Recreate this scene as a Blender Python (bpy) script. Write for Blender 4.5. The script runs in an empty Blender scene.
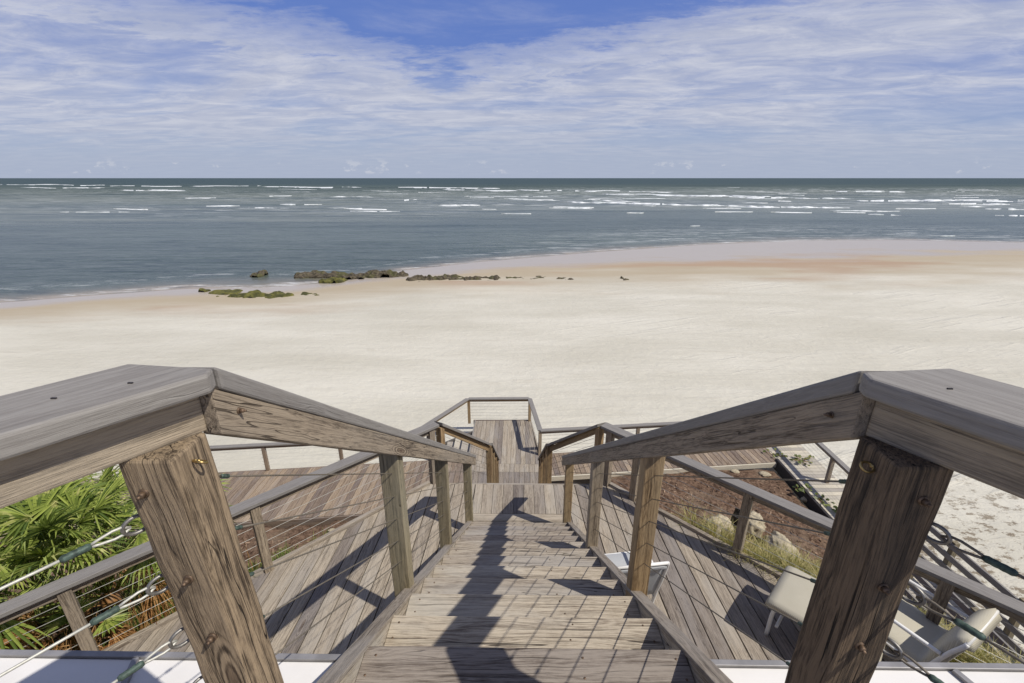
import bpy, bmesh, math, random
import numpy as np
from mathutils import Vector, Matrix, noise as mnoise
R = math.radians
random.seed(7)
scene = bpy.context.scene
C = scene.collection
SEA = -9.6
CX = 0.03            # centre line of the stairs
# ------------------------------------------------------------------ camera
PITCH, YAW, F = 19.76, 0.8, 455.1
cam = bpy.data.cameras.new('camera'); co = bpy.data.objects.new('camera', cam); C.objects.link(co)
cam.lens = 16; cam.sensor_width = 36; cam.clip_start = .02; cam.clip_end = 90000
co.rotation_euler = (R(90-PITCH), 0, R(YAW)); scene.camera = co
CM = co.rotation_euler.to_matrix()
def at(x, y, z):                 # point at height z seen at a picture position (used for measuring)
    d = CM @ Vector(((x-512)/F, -(y-341.5)/F, -1))
    return d * (z/d.z)

# ------------------------------------------------------------------ nodes
class NT:
    def __init__(s, tree): s.t = tree; s.t.nodes.clear()
    def n(s, typ, ins=None, **kw):
        nd = s.t.nodes.new(typ)
        for k, v in kw.items(): setattr(nd, k, v)
        if ins:
            for k, v in ins.items():
                if isinstance(v, bpy.types.NodeSocket): s.t.links.new(v, nd.inputs[k])
                else: nd.inputs[k].default_value = v
        return nd
    def m(s, op, a, b=0.0, c=None, clamp=False):
        ins = {0: a, 1: b}
        if c is not None: ins[2] = c
        return s.n('ShaderNodeMath', ins, operation=op, use_clamp=clamp).outputs[0]
    def vm(s, op, a, b=(0,0,0)):
        return s.n('ShaderNodeVectorMath', {0: a, 1: b}, operation=op).outputs[0]
    def noise(s, vec, scale, detail=4, rough=.55, dist=0):
        return s.n('ShaderNodeTexNoise', {'Vector': vec, 'Scale': scale, 'Detail': detail, 'Roughness': rough, 'Distortion': dist}).outputs[0]
    def ss(s, v, a, b, lo=0., hi=1.):   # smooth step
        return s.n('ShaderNodeMapRange', {0: v, 1: a, 2: b, 3: lo, 4: hi}, interpolation_type='SMOOTHSTEP').outputs[0]
    def mix(s, f, a, b, mode='MIX'):
        nd = s.n('ShaderNodeMix', data_type='RGBA', blend_type=mode)
        for i, v in ((0, f), (6, a), (7, b)):
            if isinstance(v, bpy.types.NodeSocket): s.t.links.new(v, nd.inputs[i])
            else: nd.inputs[i].default_value = (v if i == 0 else (*v, 1)) if not (i == 0) else v
        return nd.outputs[2]
    def bump(s, h, strength=.3, dist=.01, normal=None):
        ins = {'Height': h, 'Strength': strength, 'Distance': dist}
        if normal is not None: ins['Normal'] = normal
        return s.n('ShaderNodeBump', ins).outputs[0]
    def attr(s, name): return s.n('ShaderNodeAttribute', attribute_name=name)
    def out(s, col, rough=.7, normal=None, metal=0., spec=.4, extra=None):
        ins = {'Base Color': col if isinstance(col, bpy.types.NodeSocket) else (*col, 1), 'Roughness': rough, 'Metallic': metal, 'Specular IOR Level': spec}
        if normal is not None: ins['Normal'] = normal
        if extra: ins.update(extra)
        p = s.n('ShaderNodeBsdfPrincipled', ins)
        s.n('ShaderNodeOutputMaterial', {0: p.outputs[0]})
        return p
def mat(name):
    m = bpy.data.materials.new(name); m.use_nodes = True
    return m, NT(m.node_tree)

def wood(name, a, b, dark, crack=.5, bump=.5, silver=(.36,.34,.33), silv=.4, rough=.75):
    m, t = mat(name)
    wc = t.attr('wc').outputs['Vector']; rnd = t.attr('rnd').outputs['Fac']
    warp = t.noise(t.vm('MULTIPLY', wc, (1.0, 5, 5)), 1.0, 3)
    w2 = t.vm('ADD', t.vm('MULTIPLY', wc, (3.2, 105, 105)), t.n('ShaderNodeCombineXYZ', {0: 0., 1: t.m('MULTIPLY', warp, 12.), 2: t.m('MULTIPLY', warp, 9.)}).outputs[0])
    g1 = t.noise(w2, 1.0, 5, .6)
    g2 = t.noise(t.vm('MULTIPLY', wc, (16, 520, 520)), 1.0, 4, .7)
    g0 = t.noise(t.vm('ADD', t.vm('MULTIPLY', wc, (1.0, 24, 24)), t.n('ShaderNodeCombineXYZ', {0: 5., 1: t.m('MULTIPLY', warp, 4.), 2: 1.}).outputs[0]), 1.0, 3, .55)
    mott = t.noise(t.vm('MULTIPLY', wc, (30, 60, 60)), 1.0, 5, .7)
    # knots : sparse voronoi cells, with grain bending round them
    vo = t.n('ShaderNodeTexVoronoi', {'Vector': t.vm('MULTIPLY', wc, (1.7, 8, 8)), 'Scale': 1.0, 'Randomness': 1.0}, feature='F1')
    kd = vo.outputs['Distance']
    keep = t.ss(t.n('ShaderNodeSeparateColor', {0: vo.outputs['Color']}).outputs[0], .80, .82)
    kn = t.m('MULTIPLY', keep, t.ss(kd, .05, .15, 1., 0.))
    ring = t.m('MULTIPLY', keep, t.m('MULTIPLY', t.m('SINE', t.m('ADD', t.m('MULTIPLY', kd, 85.), t.m('MULTIPLY', g1, 4.))), t.ss(kd, .1, .4, .35, 0.)))
    blot = t.noise(t.vm('MULTIPLY', wc, (1.1, 4, 4)), 1.0, 4, .6)
    ck = t.noise(t.vm('ADD', t.vm('MULTIPLY', wc, (1.6, 150, 150)), t.n('ShaderNodeCombineXYZ', {0: 31., 1: t.m('MULTIPLY', warp, 7.), 2: 3.}).outputs[0]), 1.0, 2, .5)
    cr = t.m('MULTIPLY', t.ss(ck, .635, .68), t.ss(t.noise(t.vm('MULTIPLY', wc, (1.5, 14, 14)), 1.0, 2), .44, .60))
    f = t.m('ADD', t.m('ADD', t.m('MULTIPLY', g1, .38), t.m('MULTIPLY', g2, .30)), t.m('ADD', t.m('MULTIPLY', g0, .26), t.m('MULTIPLY', mott, .14)))
    f = t.m('ADD', f, t.m('MULTIPLY', t.m('SINE', t.m('MULTIPLY', g0, 95.)), .03))
    f = t.m('ADD', f, t.m('MULTIPLY', ring, .28))
    col = t.mix(t.ss(f, .41, .62), a, b)
    col = t.mix(t.m('MULTIPLY', t.ss(blot, .42, .68), silv), col, silver)
    bright = t.m('ADD', .68, t.m('MULTIPLY', rnd, .55))
    col = t.mix(1., col, t.n('ShaderNodeCombineColor', {0: bright, 1: bright, 2: t.m('ADD', t.m('MULTIPLY', bright, .8), .16)}).outputs[0], 'MULTIPLY')
    col = t.mix(t.m('MULTIPLY', kn, .65), col, dark)
    col = t.mix(t.m('MULTIPLY', cr, crack), col, tuple(c*.25 for c in dark))
    # long drying checks follow the fibre as thin wandering lines
    lc = t.noise(t.vm('ADD', t.vm('MULTIPLY', wc, (.9, 26, 26)), t.n('ShaderNodeCombineXYZ', {0: 9., 1: t.m('MULTIPLY', warp, 3.), 2: 4.}).outputs[0]), 1.0, 2, .45)
    l2 = t.m('MULTIPLY', t.ss(t.m('ABSOLUTE', t.m('SUBTRACT', lc, .5)), .008, .002), t.ss(t.noise(t.vm('ADD', t.vm('MULTIPLY', wc, (1.2, 7, 7)), (3, 3, 3)), 1.0, 2), .5, .6))
    col = t.mix(t.m('MULTIPLY', l2, crack), col, tuple(c*.22 for c in dark))
    cr = t.m('MAXIMUM', cr, l2)
    h = t.m('SUBTRACT', t.m('ADD', t.m('MULTIPLY', g1, .8), t.m('MULTIPLY', g2, .45)), t.m('MULTIPLY', cr, 1.6))
    t.out(col, rough, t.bump(h, bump, .006), spec=.25)
    return m
M = {}
M['tread'] = wood('weathered_tread_wood', (.155,.12,.092), (.43,.37,.30), (.11,.075,.05), .8, .7, (.40,.375,.345), .6)
M['deck'] = wood('weathered_deck_wood', (.15,.122,.098), (.35,.298,.245), (.10,.07,.05), .6, .5, (.33,.305,.285), .5)
M['cap'] = wood('grey_cap_wood', (.175,.160,.152), (.25,.235,.225), (.15,.135,.125), .12, .35, (.22,.208,.202), .5, .62)
M['rail'] = wood('brown_grey_rail_wood', (.105,.08,.058), (.37,.30,.225), (.11,.07,.045), .7, .7, (.28,.25,.215), .4)
M['newel'] = wood('brown_newel_wood', (.06,.042,.028), (.36,.27,.18), (.07,.04,.025), .95, 1., (.26,.22,.18), .4)
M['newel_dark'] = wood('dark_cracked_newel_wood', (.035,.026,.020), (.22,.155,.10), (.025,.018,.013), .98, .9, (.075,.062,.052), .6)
M['golden'] = wood('golden_post_wood', (.15,.095,.05), (.38,.265,.15), (.12,.06,.025), .6, .5, (.34,.29,.2), .3)
M['olive'] = wood('mossy_post_wood', (.12,.10,.06), (.30,.25,.165), (.09,.07,.03), .6, .5, (.30,.28,.22), .4)
M['reddeck'] = wood('brown_boardwalk_wood', (.13,.09,.065), (.33,.255,.19), (.09,.06,.045), .5, .4, (.25,.22,.21), .5)
M['pale'] = wood('sandy_boardwalk_wood', (.35,.31,.26), (.55,.50,.42), (.2,.17,.13), .4, .3, (.5,.47,.41), .5)

def simple(name, col, rough=.5, metal=0., var=.15, nscale=8, bump=.0, spec=.4, bscale=40):
    m, t = mat(name)
    tc = t.n('ShaderNodeTexCoord').outputs['Object']
    nz = t.noise(tc, nscale, 5, .6)
    c2 = tuple(max(0, c*(1-var*2)) for c in col)
    cc = t.mix(t.ss(nz, .3, .7), c2, col)
    nrm = t.bump(t.noise(tc, bscale, 4), bump, .01) if bump else None
    t.out(cc, rough, nrm, metal, spec)
    return m
M['steel'] = simple('dull_steel', (.30,.285,.26), .5, .8, .2, 60)
M['rust'] = simple('rusty_bolt_steel', (.22,.15,.10), .6, .6, .3, 90)
M['brass'] = simple('brass_coloured_steel', (.50,.36,.15), .35, .9, .2, 60)
M['cable'] = simple('braided_cable_steel', (.22,.19,.15), .6, .3, .2, 200)
M['cable_pale'] = simple('pale_cable_steel', (.55,.54,.48), .5, .3, .1, 200)
M['ferrule'] = simple('green_copper_sleeve', (.09,.135,.11), .6, .2, .3, 120, .3)
M['white'] = simple('white_paint', (.76,.74,.71), .45, 0, .05, 3)
M['lip'] = simple('grey_flashing', (.34,.33,.33), .5, .3, .15, 9)
M['frame'] = simple('white_powder_coat', (.78,.77,.74), .35, 0, .05, 12)
M['stone'] = simple('pale_garden_boulder', (.50,.43,.30), .9, 0, .22, 5, .8, .2, 14)
M['plastic'] = simple('dark_edging', (.04,.035,.035), .6, 0, .2, 20)

def m_sling(name, a, b, sc):
    m, t = mat(name)
    tc = t.n('ShaderNodeTexCoord').outputs['Object']
    wv = t.n('ShaderNodeTexWave', {'Vector': tc, 'Scale': sc, 'Distortion': .3}, bands_direction='X').outputs['Fac']
    wv2 = t.n('ShaderNodeTexWave', {'Vector': tc, 'Scale': sc, 'Distortion': .3}, bands_direction='Y').outputs['Fac']
    w = t.m('MULTIPLY', wv, wv2)
    col = t.mix(t.m('ADD', t.m('MULTIPLY', w, .6), t.m('MULTIPLY', t.noise(tc, 5, 3), .4)), a, b)
    t.out(col, .8, t.bump(w, .3, .004), spec=.2)
    return m
M['cushion'] = m_sling('beige_woven_cushion', (.38,.35,.27), (.60,.56,.46), 32)
M['sling'] = m_sling('grey_sling_fabric', (.36,.37,.38), (.52,.53,.53), 40)

def m_leaf(name, a, b, c=None, rough=.45):
    m, t = mat(name)
    rnd = t.attr('rnd').outputs['Fac']
    pos = t.n('ShaderNodeNewGeometry').outputs['Position']
    nz = t.noise(pos, 9, 3)
    col = t.mix(rnd, a, b)
    if c: col = t.mix(t.ss(nz, .55, .72), col, c)
    p = t.n('ShaderNodeBsdfPrincipled', {'Base Color': col, 'Roughness': rough, 'Specular IOR Level': .4})
    tr = t.n('ShaderNodeBsdfTranslucent', {'Color': t.mix(1., col, (1.2,1.3,.6), 'MULTIPLY')})
    mx = t.n('ShaderNodeMixShader', {0: .3, 1: p.outputs[0], 2: tr.outputs[0]})
    t.n('ShaderNodeOutputMaterial', {0: mx.outputs[0]})
    return m
M['leaf'] = m_leaf('palmetto_green', (.09,.14,.03), (.38,.44,.10), (.52,.50,.20))
M['dead'] = m_leaf('dry_palmetto_brown', (.28,.12,.04), (.58,.36,.16))
M['grass'] = m_leaf('dune_grass', (.20,.20,.06), (.52,.43,.21), (.33,.33,.12), .6)
M['grape'] = m_leaf('sea_grape_leaf', (.08,.11,.03), (.24,.27,.08))
M['chip'] = m_leaf('bark_chip', (.10,.055,.035), (.42,.29,.20), None, .8)

# sand ----------------------------------------------------------
m, t = mat('beach_sand'); M['sand'] = m
pos = t.n('ShaderNodeNewGeometry').outputs['Position']
wet = t.attr('wet').outputs['Fac']
sx = t.n('ShaderNodeSeparateXYZ', {0: pos})
pst = t.vm('MULTIPLY', pos, (.35, 1, 1))
n1 = t.noise(pst, .22, 5, .6); n2 = t.noise(pos, 2.2, 5, .65); n3 = t.noise(pos, 26, 4, .7)
n4 = t.noise(t.vm('MULTIPLY', pos, (.5, 2.2, 1)), 1.1, 6, .7, .8)
dry = t.mix(t.ss(n1, .3, .7), (.50,.472,.388), (.61,.58,.492))
dry = t.mix(t.m('MULTIPLY', t.ss(n4, .52, .72), .35), dry, (.44,.40,.32))
spk = t.noise(pos, 7., 4, .8)
dry = t.mix(t.m('MULTIPLY', t.ss(spk, .66, .74), .45), dry, (.33,.29,.23))
dry = t.mix(t.m('MULTIPLY', t.ss(n2, .56, .75), .25), dry, (.62,.57,.475))
# scattered dark seaweed / debris close to the house on the right
deb = t.m('MULTIPLY', t.ss(t.noise(t.vm('MULTIPLY', pos, (1, 1.6, 1)), 2.2, 7, .78), .52, .58), t.m('MULTIPLY', t.ss(sx.outputs[0], 8.2, 9.2), t.ss(sx.outputs[1], 14., 9.)))
dry = t.mix(t.m('MULTIPLY', deb, .9), dry, (.19,.15,.10))
wn = t.m('ADD', wet, t.m('MULTIPLY', t.m('SUBTRACT', t.noise(t.vm('MULTIPLY', pos, (.3, 1, 1)), .35, 5), .5), .55))
damp = t.ss(wn, .25, .75)
soak = t.ss(wn, .85, 1.15)
col = t.mix(damp, dry, (.40,.335,.235))
col = t.mix(t.m('MULTIPLY', t.ss(t.noise(pst, .12, 4), .5, .62), t.m('MULTIPLY', damp, .55)), col, (.35,.215,.14))
col = t.mix(soak, col, (.42,.37,.31))
col = t.mix(t.m('MULTIPLY', t.ss(n3, .6, .8), .12), col, (.3,.27,.22))
rough = t.m('SUBTRACT', .9, t.m('MULTIPLY', soak, .62))
hb = t.m('ADD', t.m('MULTIPLY', n2, .7), t.m('ADD', t.m('MULTIPLY', n4, .9), t.m('MULTIPLY', n3, .12)))
bs = t.m('MULTIPLY', t.m('SUBTRACT', 1., t.m('MULTIPLY', damp, .9)), .55)
trk = t.noise(t.vm('MULTIPLY', t.n('ShaderNodeVectorRotate', {'Vector': pos, 'Angle': R(-24)}, rotation_type='Z_AXIS').outputs[0], (.10, 1.3, 1)), 1.5, 5, .6, .4)
hb = t.m('ADD', hb, t.m('MULTIPLY', t.ss(trk, .52, .7), t.m('MULTIPLY', t.m('MULTIPLY', t.ss(n1, .45, .6), t.ss(sx.outputs[0], -2., 10.)), .8)))
b = t.n('ShaderNodeBump', {'Height': hb, 'Strength': bs, 'Distance': .16})
t.out(col, rough, b.outputs[0], spec=.35)
# garden bed ----------------------------------------------------
m, t = mat('bark_mulch_ground'); M['mulch'] = m
pos = t.n('ShaderNodeNewGeometry').outputs['Position']
n1 = t.noise(pos, .9, 5, .65); n2 = t.noise(pos, 9, 6, .75); n3 = t.noise(pos, 40, 4, .8)
col = t.mix(t.ss(n2, .35, .65), (.085,.05,.032), (.26,.17,.115))
col = t.mix(t.m('MULTIPLY', t.ss(n1, .5, .66), .55), col, (.31,.235,.165))
col = t.mix(t.m('MULTIPLY', t.ss(n3, .58, .72), .6), col, (.42,.33,.25))
t.out(col, .95, t.bump(t.m('ADD', n2, t.m('MULTIPLY', n3, .6)), 1., .06), spec=.1)
# sea -----------------------------------------------------------
m, t = mat('sea_water'); M['sea'] = m
pos = t.n('ShaderNodeNewGeometry').outputs['Position']
sh = t.attr('shore').outputs['Fac']            # metres out from the waterline
sx = t.n('ShaderNodeSeparateXYZ', {0: pos})
big = t.noise(t.vm('MULTIPLY', pos, (.25, 1, 1)), .022, 5, .6)
streak = t.noise(t.vm('MULTIPLY', pos, (.10, 1, 1)), .06, 6, .65)
col = t.mix(t.ss(big, .35, .65), (.052,.074,.060), (.090,.116,.092))
col = t.mix(t.m('MULTIPLY', t.m('MULTIPLY', t.ss(sh, 40., 95.), t.ss(sh, 420., 180.)), t.ss(streak, .40, .56)), col, (.15,.17,.13))
shn = t.m('ADD', sh, t.m('MULTIPLY', t.m('SUBTRACT', t.noise(t.vm('MULTIPLY', pos, (.4, 1, 1)), .3, 4), .5), 5.))
col = t.mix(t.ss(shn, 7., 0.), col, (.18,.165,.125))
col = t.mix(t.ss(shn, 3.0, .2), col, (.34,.285,.215))
fine = t.noise(t.vm('MULTIPLY', pos, (.3, 1, 1)), .5, 8, .75)
chop = t.noise(t.vm('MULTIPLY', pos, (.35, 1, 1)), 1.6, 6, .7)
col = t.mix(t.m('MULTIPLY', t.ss(chop, .5, .64), t.ss(sh, 150., 20., 0., .45)), col, (.15,.17,.155))
col = t.mix(t.m('MULTIPLY', t.ss(fine, .5, .66), .4), col, (.12,.145,.13))
col = t.mix(t.m('MULTIPLY', t.ss(fine, .48, .36), .5), col, (.014,.028,.026))
col = t.mix(t.ss(sh, 380., 900.), col, (.045,.070,.066))
rip = t.noise(t.vm('MULTIPLY', pos, (.5, 1, 1)), 3.0, 5, .65)
rip2 = t.noise(t.vm('MULTIPLY', pos, (.35, 1, 1)), .55, 5, .6)
rip3 = t.noise(t.vm('MULTIPLY', pos, (.22, 1, 1)), .09, 4, .6)
hh = t.m('ADD', t.m('MULTIPLY', rip, .10), t.m('ADD', t.m('MULTIPLY', rip2, .6), t.m('MULTIPLY', rip3, 2.4)))
# choppy glints of foam
bandn = t.noise(t.vm('MULTIPLY', pos, (.16, 1, 1)), .055, 3, .5)
fm = t.m('MULTIPLY', t.ss(t.noise(t.vm('MULTIPLY', pos, (.18, 1, 1)), .40, 8, .80), .515, .59), t.m('MULTIPLY', t.ss(sh, 60., 125.), t.ss(sh, 560., 330.)))
fm = t.m('MULTIPLY', fm, t.ss(bandn, .34, .50, .25, 1.))
fm = t.m('MULTIPLY', fm, t.ss(sx.outputs[0], -160., 40., .6, 1.))
lace = t.noise(t.vm('MULTIPLY', pos, (.25, 1, 1)), 1.0, 7, .75)
edge = t.m('MULTIPLY', t.ss(lace, .48, .6), t.m('MAXIMUM', t.ss(t.m('ABSOLUTE', t.m('SUBTRACT', shn, 1.2)), .9, .3), t.m('MULTIPLY', t.ss(t.m('ABSOLUTE', t.m('SUBTRACT', shn, 7.)), 1.2, .3), .6)))
swl = t.noise(t.vm('MULTIPLY', pos, (.07, 1, 1)), .42, 6, .62)
swash = t.m('MULTIPLY', t.m('MULTIPLY', t.ss(t.m('ABSOLUTE', t.m('SUBTRACT', swl, .5)), .022, .004), t.ss(lace, .40, .55)), t.m('MULTIPLY', t.ss(sh, 34., 14.), t.ss(sx.outputs[0], -20., 25.)))
foam = t.m('MAXIMUM', t.m('MULTIPLY', fm, .6), t.m('MAXIMUM', t.m('MULTIPLY', edge, .6), t.m('MULTIPLY', swash, .6)))
col = t.mix(foam, col, (.72,.74,.74))
# a shallow sheet of water over wet sand is smooth and pale
calm = t.ss(shn, 10., 1.)
bs = t.m('SUBTRACT', .62, t.m('MULTIPLY', calm, .45))
b = t.n('ShaderNodeBump', {'Height': hh, 'Strength': bs, 'Distance': .55})
t.out(col, t.m('ADD', t.ss(sh, 30., 400., .26, .5), t.m('MULTIPLY', foam, .4)), b.outputs[0], spec=t.ss(sh, 20., 500., .24, .14), extra={'IOR': 1.33})
m, t = mat('sea_foam'); M['foam'] = m
pos = t.n('ShaderNodeNewGeometry').outputs['Position']
n = t.noise(t.vm('MULTIPLY', pos, (.3, 1, 1)), .5, 6, .7)
t.out(t.mix(t.ss(n, .35, .6), (.42,.46,.46), (.80,.82,.82)), .8, t.bump(n, .8, .5), spec=.1)
# reef rock -----------------------------------------------------
m, t = mat('algae_reef_rock'); M['reef'] = m
pos = t.n('ShaderNodeNewGeometry').outputs['Position']
nn = t.noise(pos, .8, 5, .65); n2 = t.noise(pos, 5, 5, .7)
col = t.mix(t.ss(n2, .35, .65), (.035,.028,.018), (.14,.115,.075))
col = t.mix(t.m('MULTIPLY', t.ss(nn, .48, .6), .6), col, (.085,.09,.025))
t.out(col, .85, t.bump(n2, 1., .12), spec=.3)
m, t = mat('green_algae_ledge'); M['algae'] = m
pos = t.n('ShaderNodeNewGeometry').outputs['Position']
nn = t.noise(pos, 1.4, 5, .65); n2 = t.noise(pos, 6, 5, .7)
col = t.mix(t.ss(nn, .4, .6), (.06,.06,.02), (.15,.14,.035))
t.out(col, .85, t.bump(n2, 1., .1), spec=.3)

# ------------------------------------------------------------------ geometry helpers
class MB:
    def __init__(s): s.v = []; s.f = []; s.wc = []; s.r = []; s.smooth = []
    def add(s, vs, fs, wc=None, rnd=None, smooth=False):
        b = len(s.v); s.v += [tuple(v) for v in vs]
        s.wc += wc if wc else [tuple(v) for v in vs]
        s.r += [random.random() if rnd is None else rnd]*len(vs)
        s.f += [tuple(i+b for i in f) for f in fs]; s.smooth += [smooth]*len(fs)
        return s
    def beam(s, p0, p1, w, h, plumb=False, side=None, cut0=None, cut1=None, rnd=None, top=True, segs=1, jit=0.):
        """box along p0-p1 (centre of its top face if top) ; plumb: vertical end cuts"""
        p0, p1 = Vector(p0), Vector(p1); d = (p1-p0); L = d.length; d.normalize()
        if side is None:
            side = Vector((d.y, -d.x, 0))
            side = side.normalized() if side.length > 1e-4 else Vector((1,0,0))
        side = Vector(side)
        upv = Vector((0,0,1)) if plumb else side.cross(d).normalized()
        if not plumb and upv.z < -1e-6: upv = -upv
        if top is True: offs = (-h, 0)
        else: offs = (-h/2, h/2)
        ox, oy = random.uniform(0, 90), random.uniform(0, 90)
        vs, wc = [], []
        for k in range(segs+1):
            q = p0.lerp(p1, k/segs)
            for a in (-w/2, w/2):
                for b_ in offs:
                    c = Vector((0,0,0))
                    if k == 0 and cut0: c = d*cut0*a/(w/2)
                    if k == segs and cut1: c = d*cut1*a/(w/2)
                    j = Vector([random.uniform(-jit, jit) for _ in range(3)]) if jit else Vector((0,0,0))
                    vs.append(q + side*a + upv*b_ + c + j); wc.append((L*k/segs+ox, a+oy, b_+ox))
        fs = [(0,1,3,2)]
        for k in range(segs):
            o = k*4
            fs += [(o,o+4,o+5,o+1),(o+2,o+3,o+7,o+6),(o,o+2,o+6,o+4),(o+1,o+5,o+7,o+3)]
        o = segs*4; fs.append((o,o+2,o+3,o+1))
        return s.add(vs, fs, wc, rnd)
    def post(s, x, y, z0, z1, w, rot=0., rnd=None, segs=1, jit=0.):
        sd = Vector((math.cos(rot), math.sin(rot), 0)); 
        return s.beam((x,y,z0), (x,y,z1), w, w, side=sd, top=False, rnd=rnd, segs=segs, jit=jit)
    def tube(s, pts, r, n=8, closed=False, rnd=None, caps=True):
        pts = [Vector(p) for p in pts]; N = len(pts); vs = []
        rr = r if isinstance(r, (list, tuple)) else [r]*N
        prev = None
        for i, p in enumerate(pts):
            if closed: d = pts[(i+1) % N]-pts[i-1]
            else: d = pts[min(i+1, N-1)]-pts[max(i-1, 0)]
            d.normalize()
            if prev is None: a = d.orthogonal().normalized()
            else:
                a = prev-d*prev.dot(d); a.normalize()
            prev = a; b = d.cross(a)
            for k in range(n):
                th = 2*math.pi*k/n; vs.append(p+(a*math.cos(th)+b*math.sin(th))*rr[i])
        fs = []
        for i in range(N if closed else N-1):
            for k in range(n):
                j = (i+1) % N
                fs.append((i*n+k, i*n+(k+1) % n, j*n+(k+1) % n, j*n+k))
        if not closed and caps: fs += [tuple(range(n))[::-1], tuple((N-1)*n+k for k in range(n))]
        return s.add(vs, fs, None, rnd, smooth=True)
    def prism(s, poly, z0, z1, rnd=None):
        n = len(poly); o = random.uniform(0, 90)
        vs = [(x,y,z0) for x,y in poly]+[(x,y,z1) for x,y in poly]
        fs = [tuple(range(n))[::-1], tuple(range(n, 2*n))]+[(i,(i+1)%n,n+(i+1)%n,n+i) for i in range(n)]
        return s.add(vs, fs, [(v[0]+o, v[1]+o, v[2]) for v in vs], rnd)
    def build(s, name, m, parent=None, bevel=0.):
        me = bpy.data.meshes.new(name); me.from_pydata(s.v, [], s.f); 
        a = me.attributes.new('wc', 'FLOAT_VECTOR', 'POINT'); a.data.foreach_set('vector', np.array(s.wc, dtype='f').ravel())
        a = me.attributes.new('rnd', 'FLOAT', 'POINT'); a.data.foreach_set('value', np.array(s.r, dtype='f'))
        me.polygons.foreach_set('use_smooth', s.smooth)
        me.materials.append(m)
        bm = bmesh.new(); bm.from_mesh(me); bmesh.ops.recalc_face_normals(bm, faces=bm.faces); bm.to_mesh(me); bm.free()
        o = bpy.data.objects.new(name, me); C.objects.link(o)
        if parent is not None:
            o.parent = parent; o.matrix_parent_inverse = Matrix.Identity(4)
            # geometry is given in world space: move it into the parent's frame
            wm = parent.get('_w')
            loc = Vector(parent['_o']); me.transform(Matrix.Translation(-loc)); o['_o'] = list(loc)
            o.location = (0,0,0)
        else: o['_o'] = [0,0,0]
        if bevel:
            b = o.modifiers.new('bevel', 'BEVEL'); b.width = bevel; b.segments = 2; b.limit_method = 'ANGLE'; b.angle_limit = R(40)
        return o
def tag(o, label=None, cat=None, group=None, kind=None):
    for k, v in (('label', label), ('category', cat), ('group', group), ('kind', kind)):
        if v: o[k] = v
    return o
def thing(name, loc, label, cat, group=None):
    o = bpy.data.objects.new(name, None); C.objects.link(o); o.location = loc; o['_o'] = list(loc); o.empty_display_size = .2
    return tag(o, label, cat, group)
def copy_tree(o, parent=None):
    c = o.copy(); C.objects.link(c); c.parent = parent
    for ch in list(o.children): copy_tree(ch, c)
    return c

# ------------------------------------------------------------------ terrain
def interp(x, pts):
    return np.interp(x, [p[0] for p in pts], [p[1] for p in pts])
wl_px = [(-700,345),(-300,322),(0,303),(100,295),(185,289),(260,288),(330,283),(400,271),(480,262),(600,252),(700,245),(800,241),(900,240),(1024,243),(1300,246),(2200,250)]
dl_px = [(-700,360),(-300,334),(0,313),(100,304),(180,300),(290,295),(380,285),(470,275),(560,271),(700,267),(880,263),(1024,256),(1300,262),(2200,270)]
WL = [tuple(at(x, y, SEA)[:2]) for x, y in wl_px]
DL = [tuple(at(x, y, SEA)[:2]) for x, y in dl_px]
def waterline(X): return interp(X, WL)
def dryline(X): return np.minimum(interp(X, DL), waterline(X)-1.)
ZD, ZW = -4.06, -7.75         # deck and boardwalk levels
def walkY(X): return 11.56+.114*X      # seaward edge of the cross boardwalk
def ground(X, Y):
    X = np.asarray(X, float); Y = np.asarray(Y, float)
    yw, yd = waterline(X), dryline(X)
    s = np.clip((Y-12)/(yd-12), 0, 1)
    z = -8.30+(SEA+.16+8.30)*s**1.2
    z = np.where(Y > yd, SEA+.16*np.clip((yw-Y)/(yw-yd), -60, 1), z)
    z = np.maximum(z, SEA-6)
    z = z+.05*np.sin(X*.31+Y*.12)*np.sin(Y*.23)*np.clip((yd-Y)/10, 0, 1)
    return z
def bank(X, Y):
    """dune bank that carries the garden bed, from the deck down to the boardwalk"""
    t0 = (Y+np.abs(X-CX)-6.4)/1.414
    near = np.clip(t0/3.6, 0, 1); near = near*near*(3-2*near)
    z = -4.17+(-7.86+4.17)*near
    tr = np.clip((2.3-np.abs(X-CX))/1.0, 0, 1)
    z = z*(1-tr)+np.minimum(z, -4.06-.8*(Y-5.35)-1.0)*tr
    z = np.maximum(z, -8.2)
    zl = -4.25-.3*np.clip((-X-3)/5, 0, 1)
    w = np.clip((-X-3.0)/1.5, 0, 1)*np.clip((5.6-Y)/2., 0, 1)
    return z*(1-w)+np.maximum(z, zl)*w
def grid(name, xs, ys, zf, m, attrs=(), kind='structure'):
    Xg, Yg = np.meshgrid(xs, ys); Zg = zf(Xg, Yg)
    v = np.stack([Xg.ravel(), Yg.ravel(), Zg.ravel()], 1)
    nx, ny = len(xs), len(ys); idx = np.arange(nx*ny).reshape(ny, nx)
    f = np.stack([idx[:-1,:-1], idx[:-1,1:], idx[1:,1:], idx[1:,:-1]], -1).reshape(-1, 4)
    me = bpy.data.meshes.new(name); me.from_pydata(v.tolist(), [], f.tolist())
    for an, fn in attrs:
        a = me.attributes.new(an, 'FLOAT', 'POINT'); a.data.foreach_set('value', fn(Xg, Yg).ravel().astype('f'))
    me.polygons.foreach_set('use_smooth', [True]*len(me.polygons)); me.materials.append(m)
    o = bpy.data.objects.new(name, me); C.objects.link(o); o['kind'] = kind
    return o
def cat_(*a): return np.concatenate(a)
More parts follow.
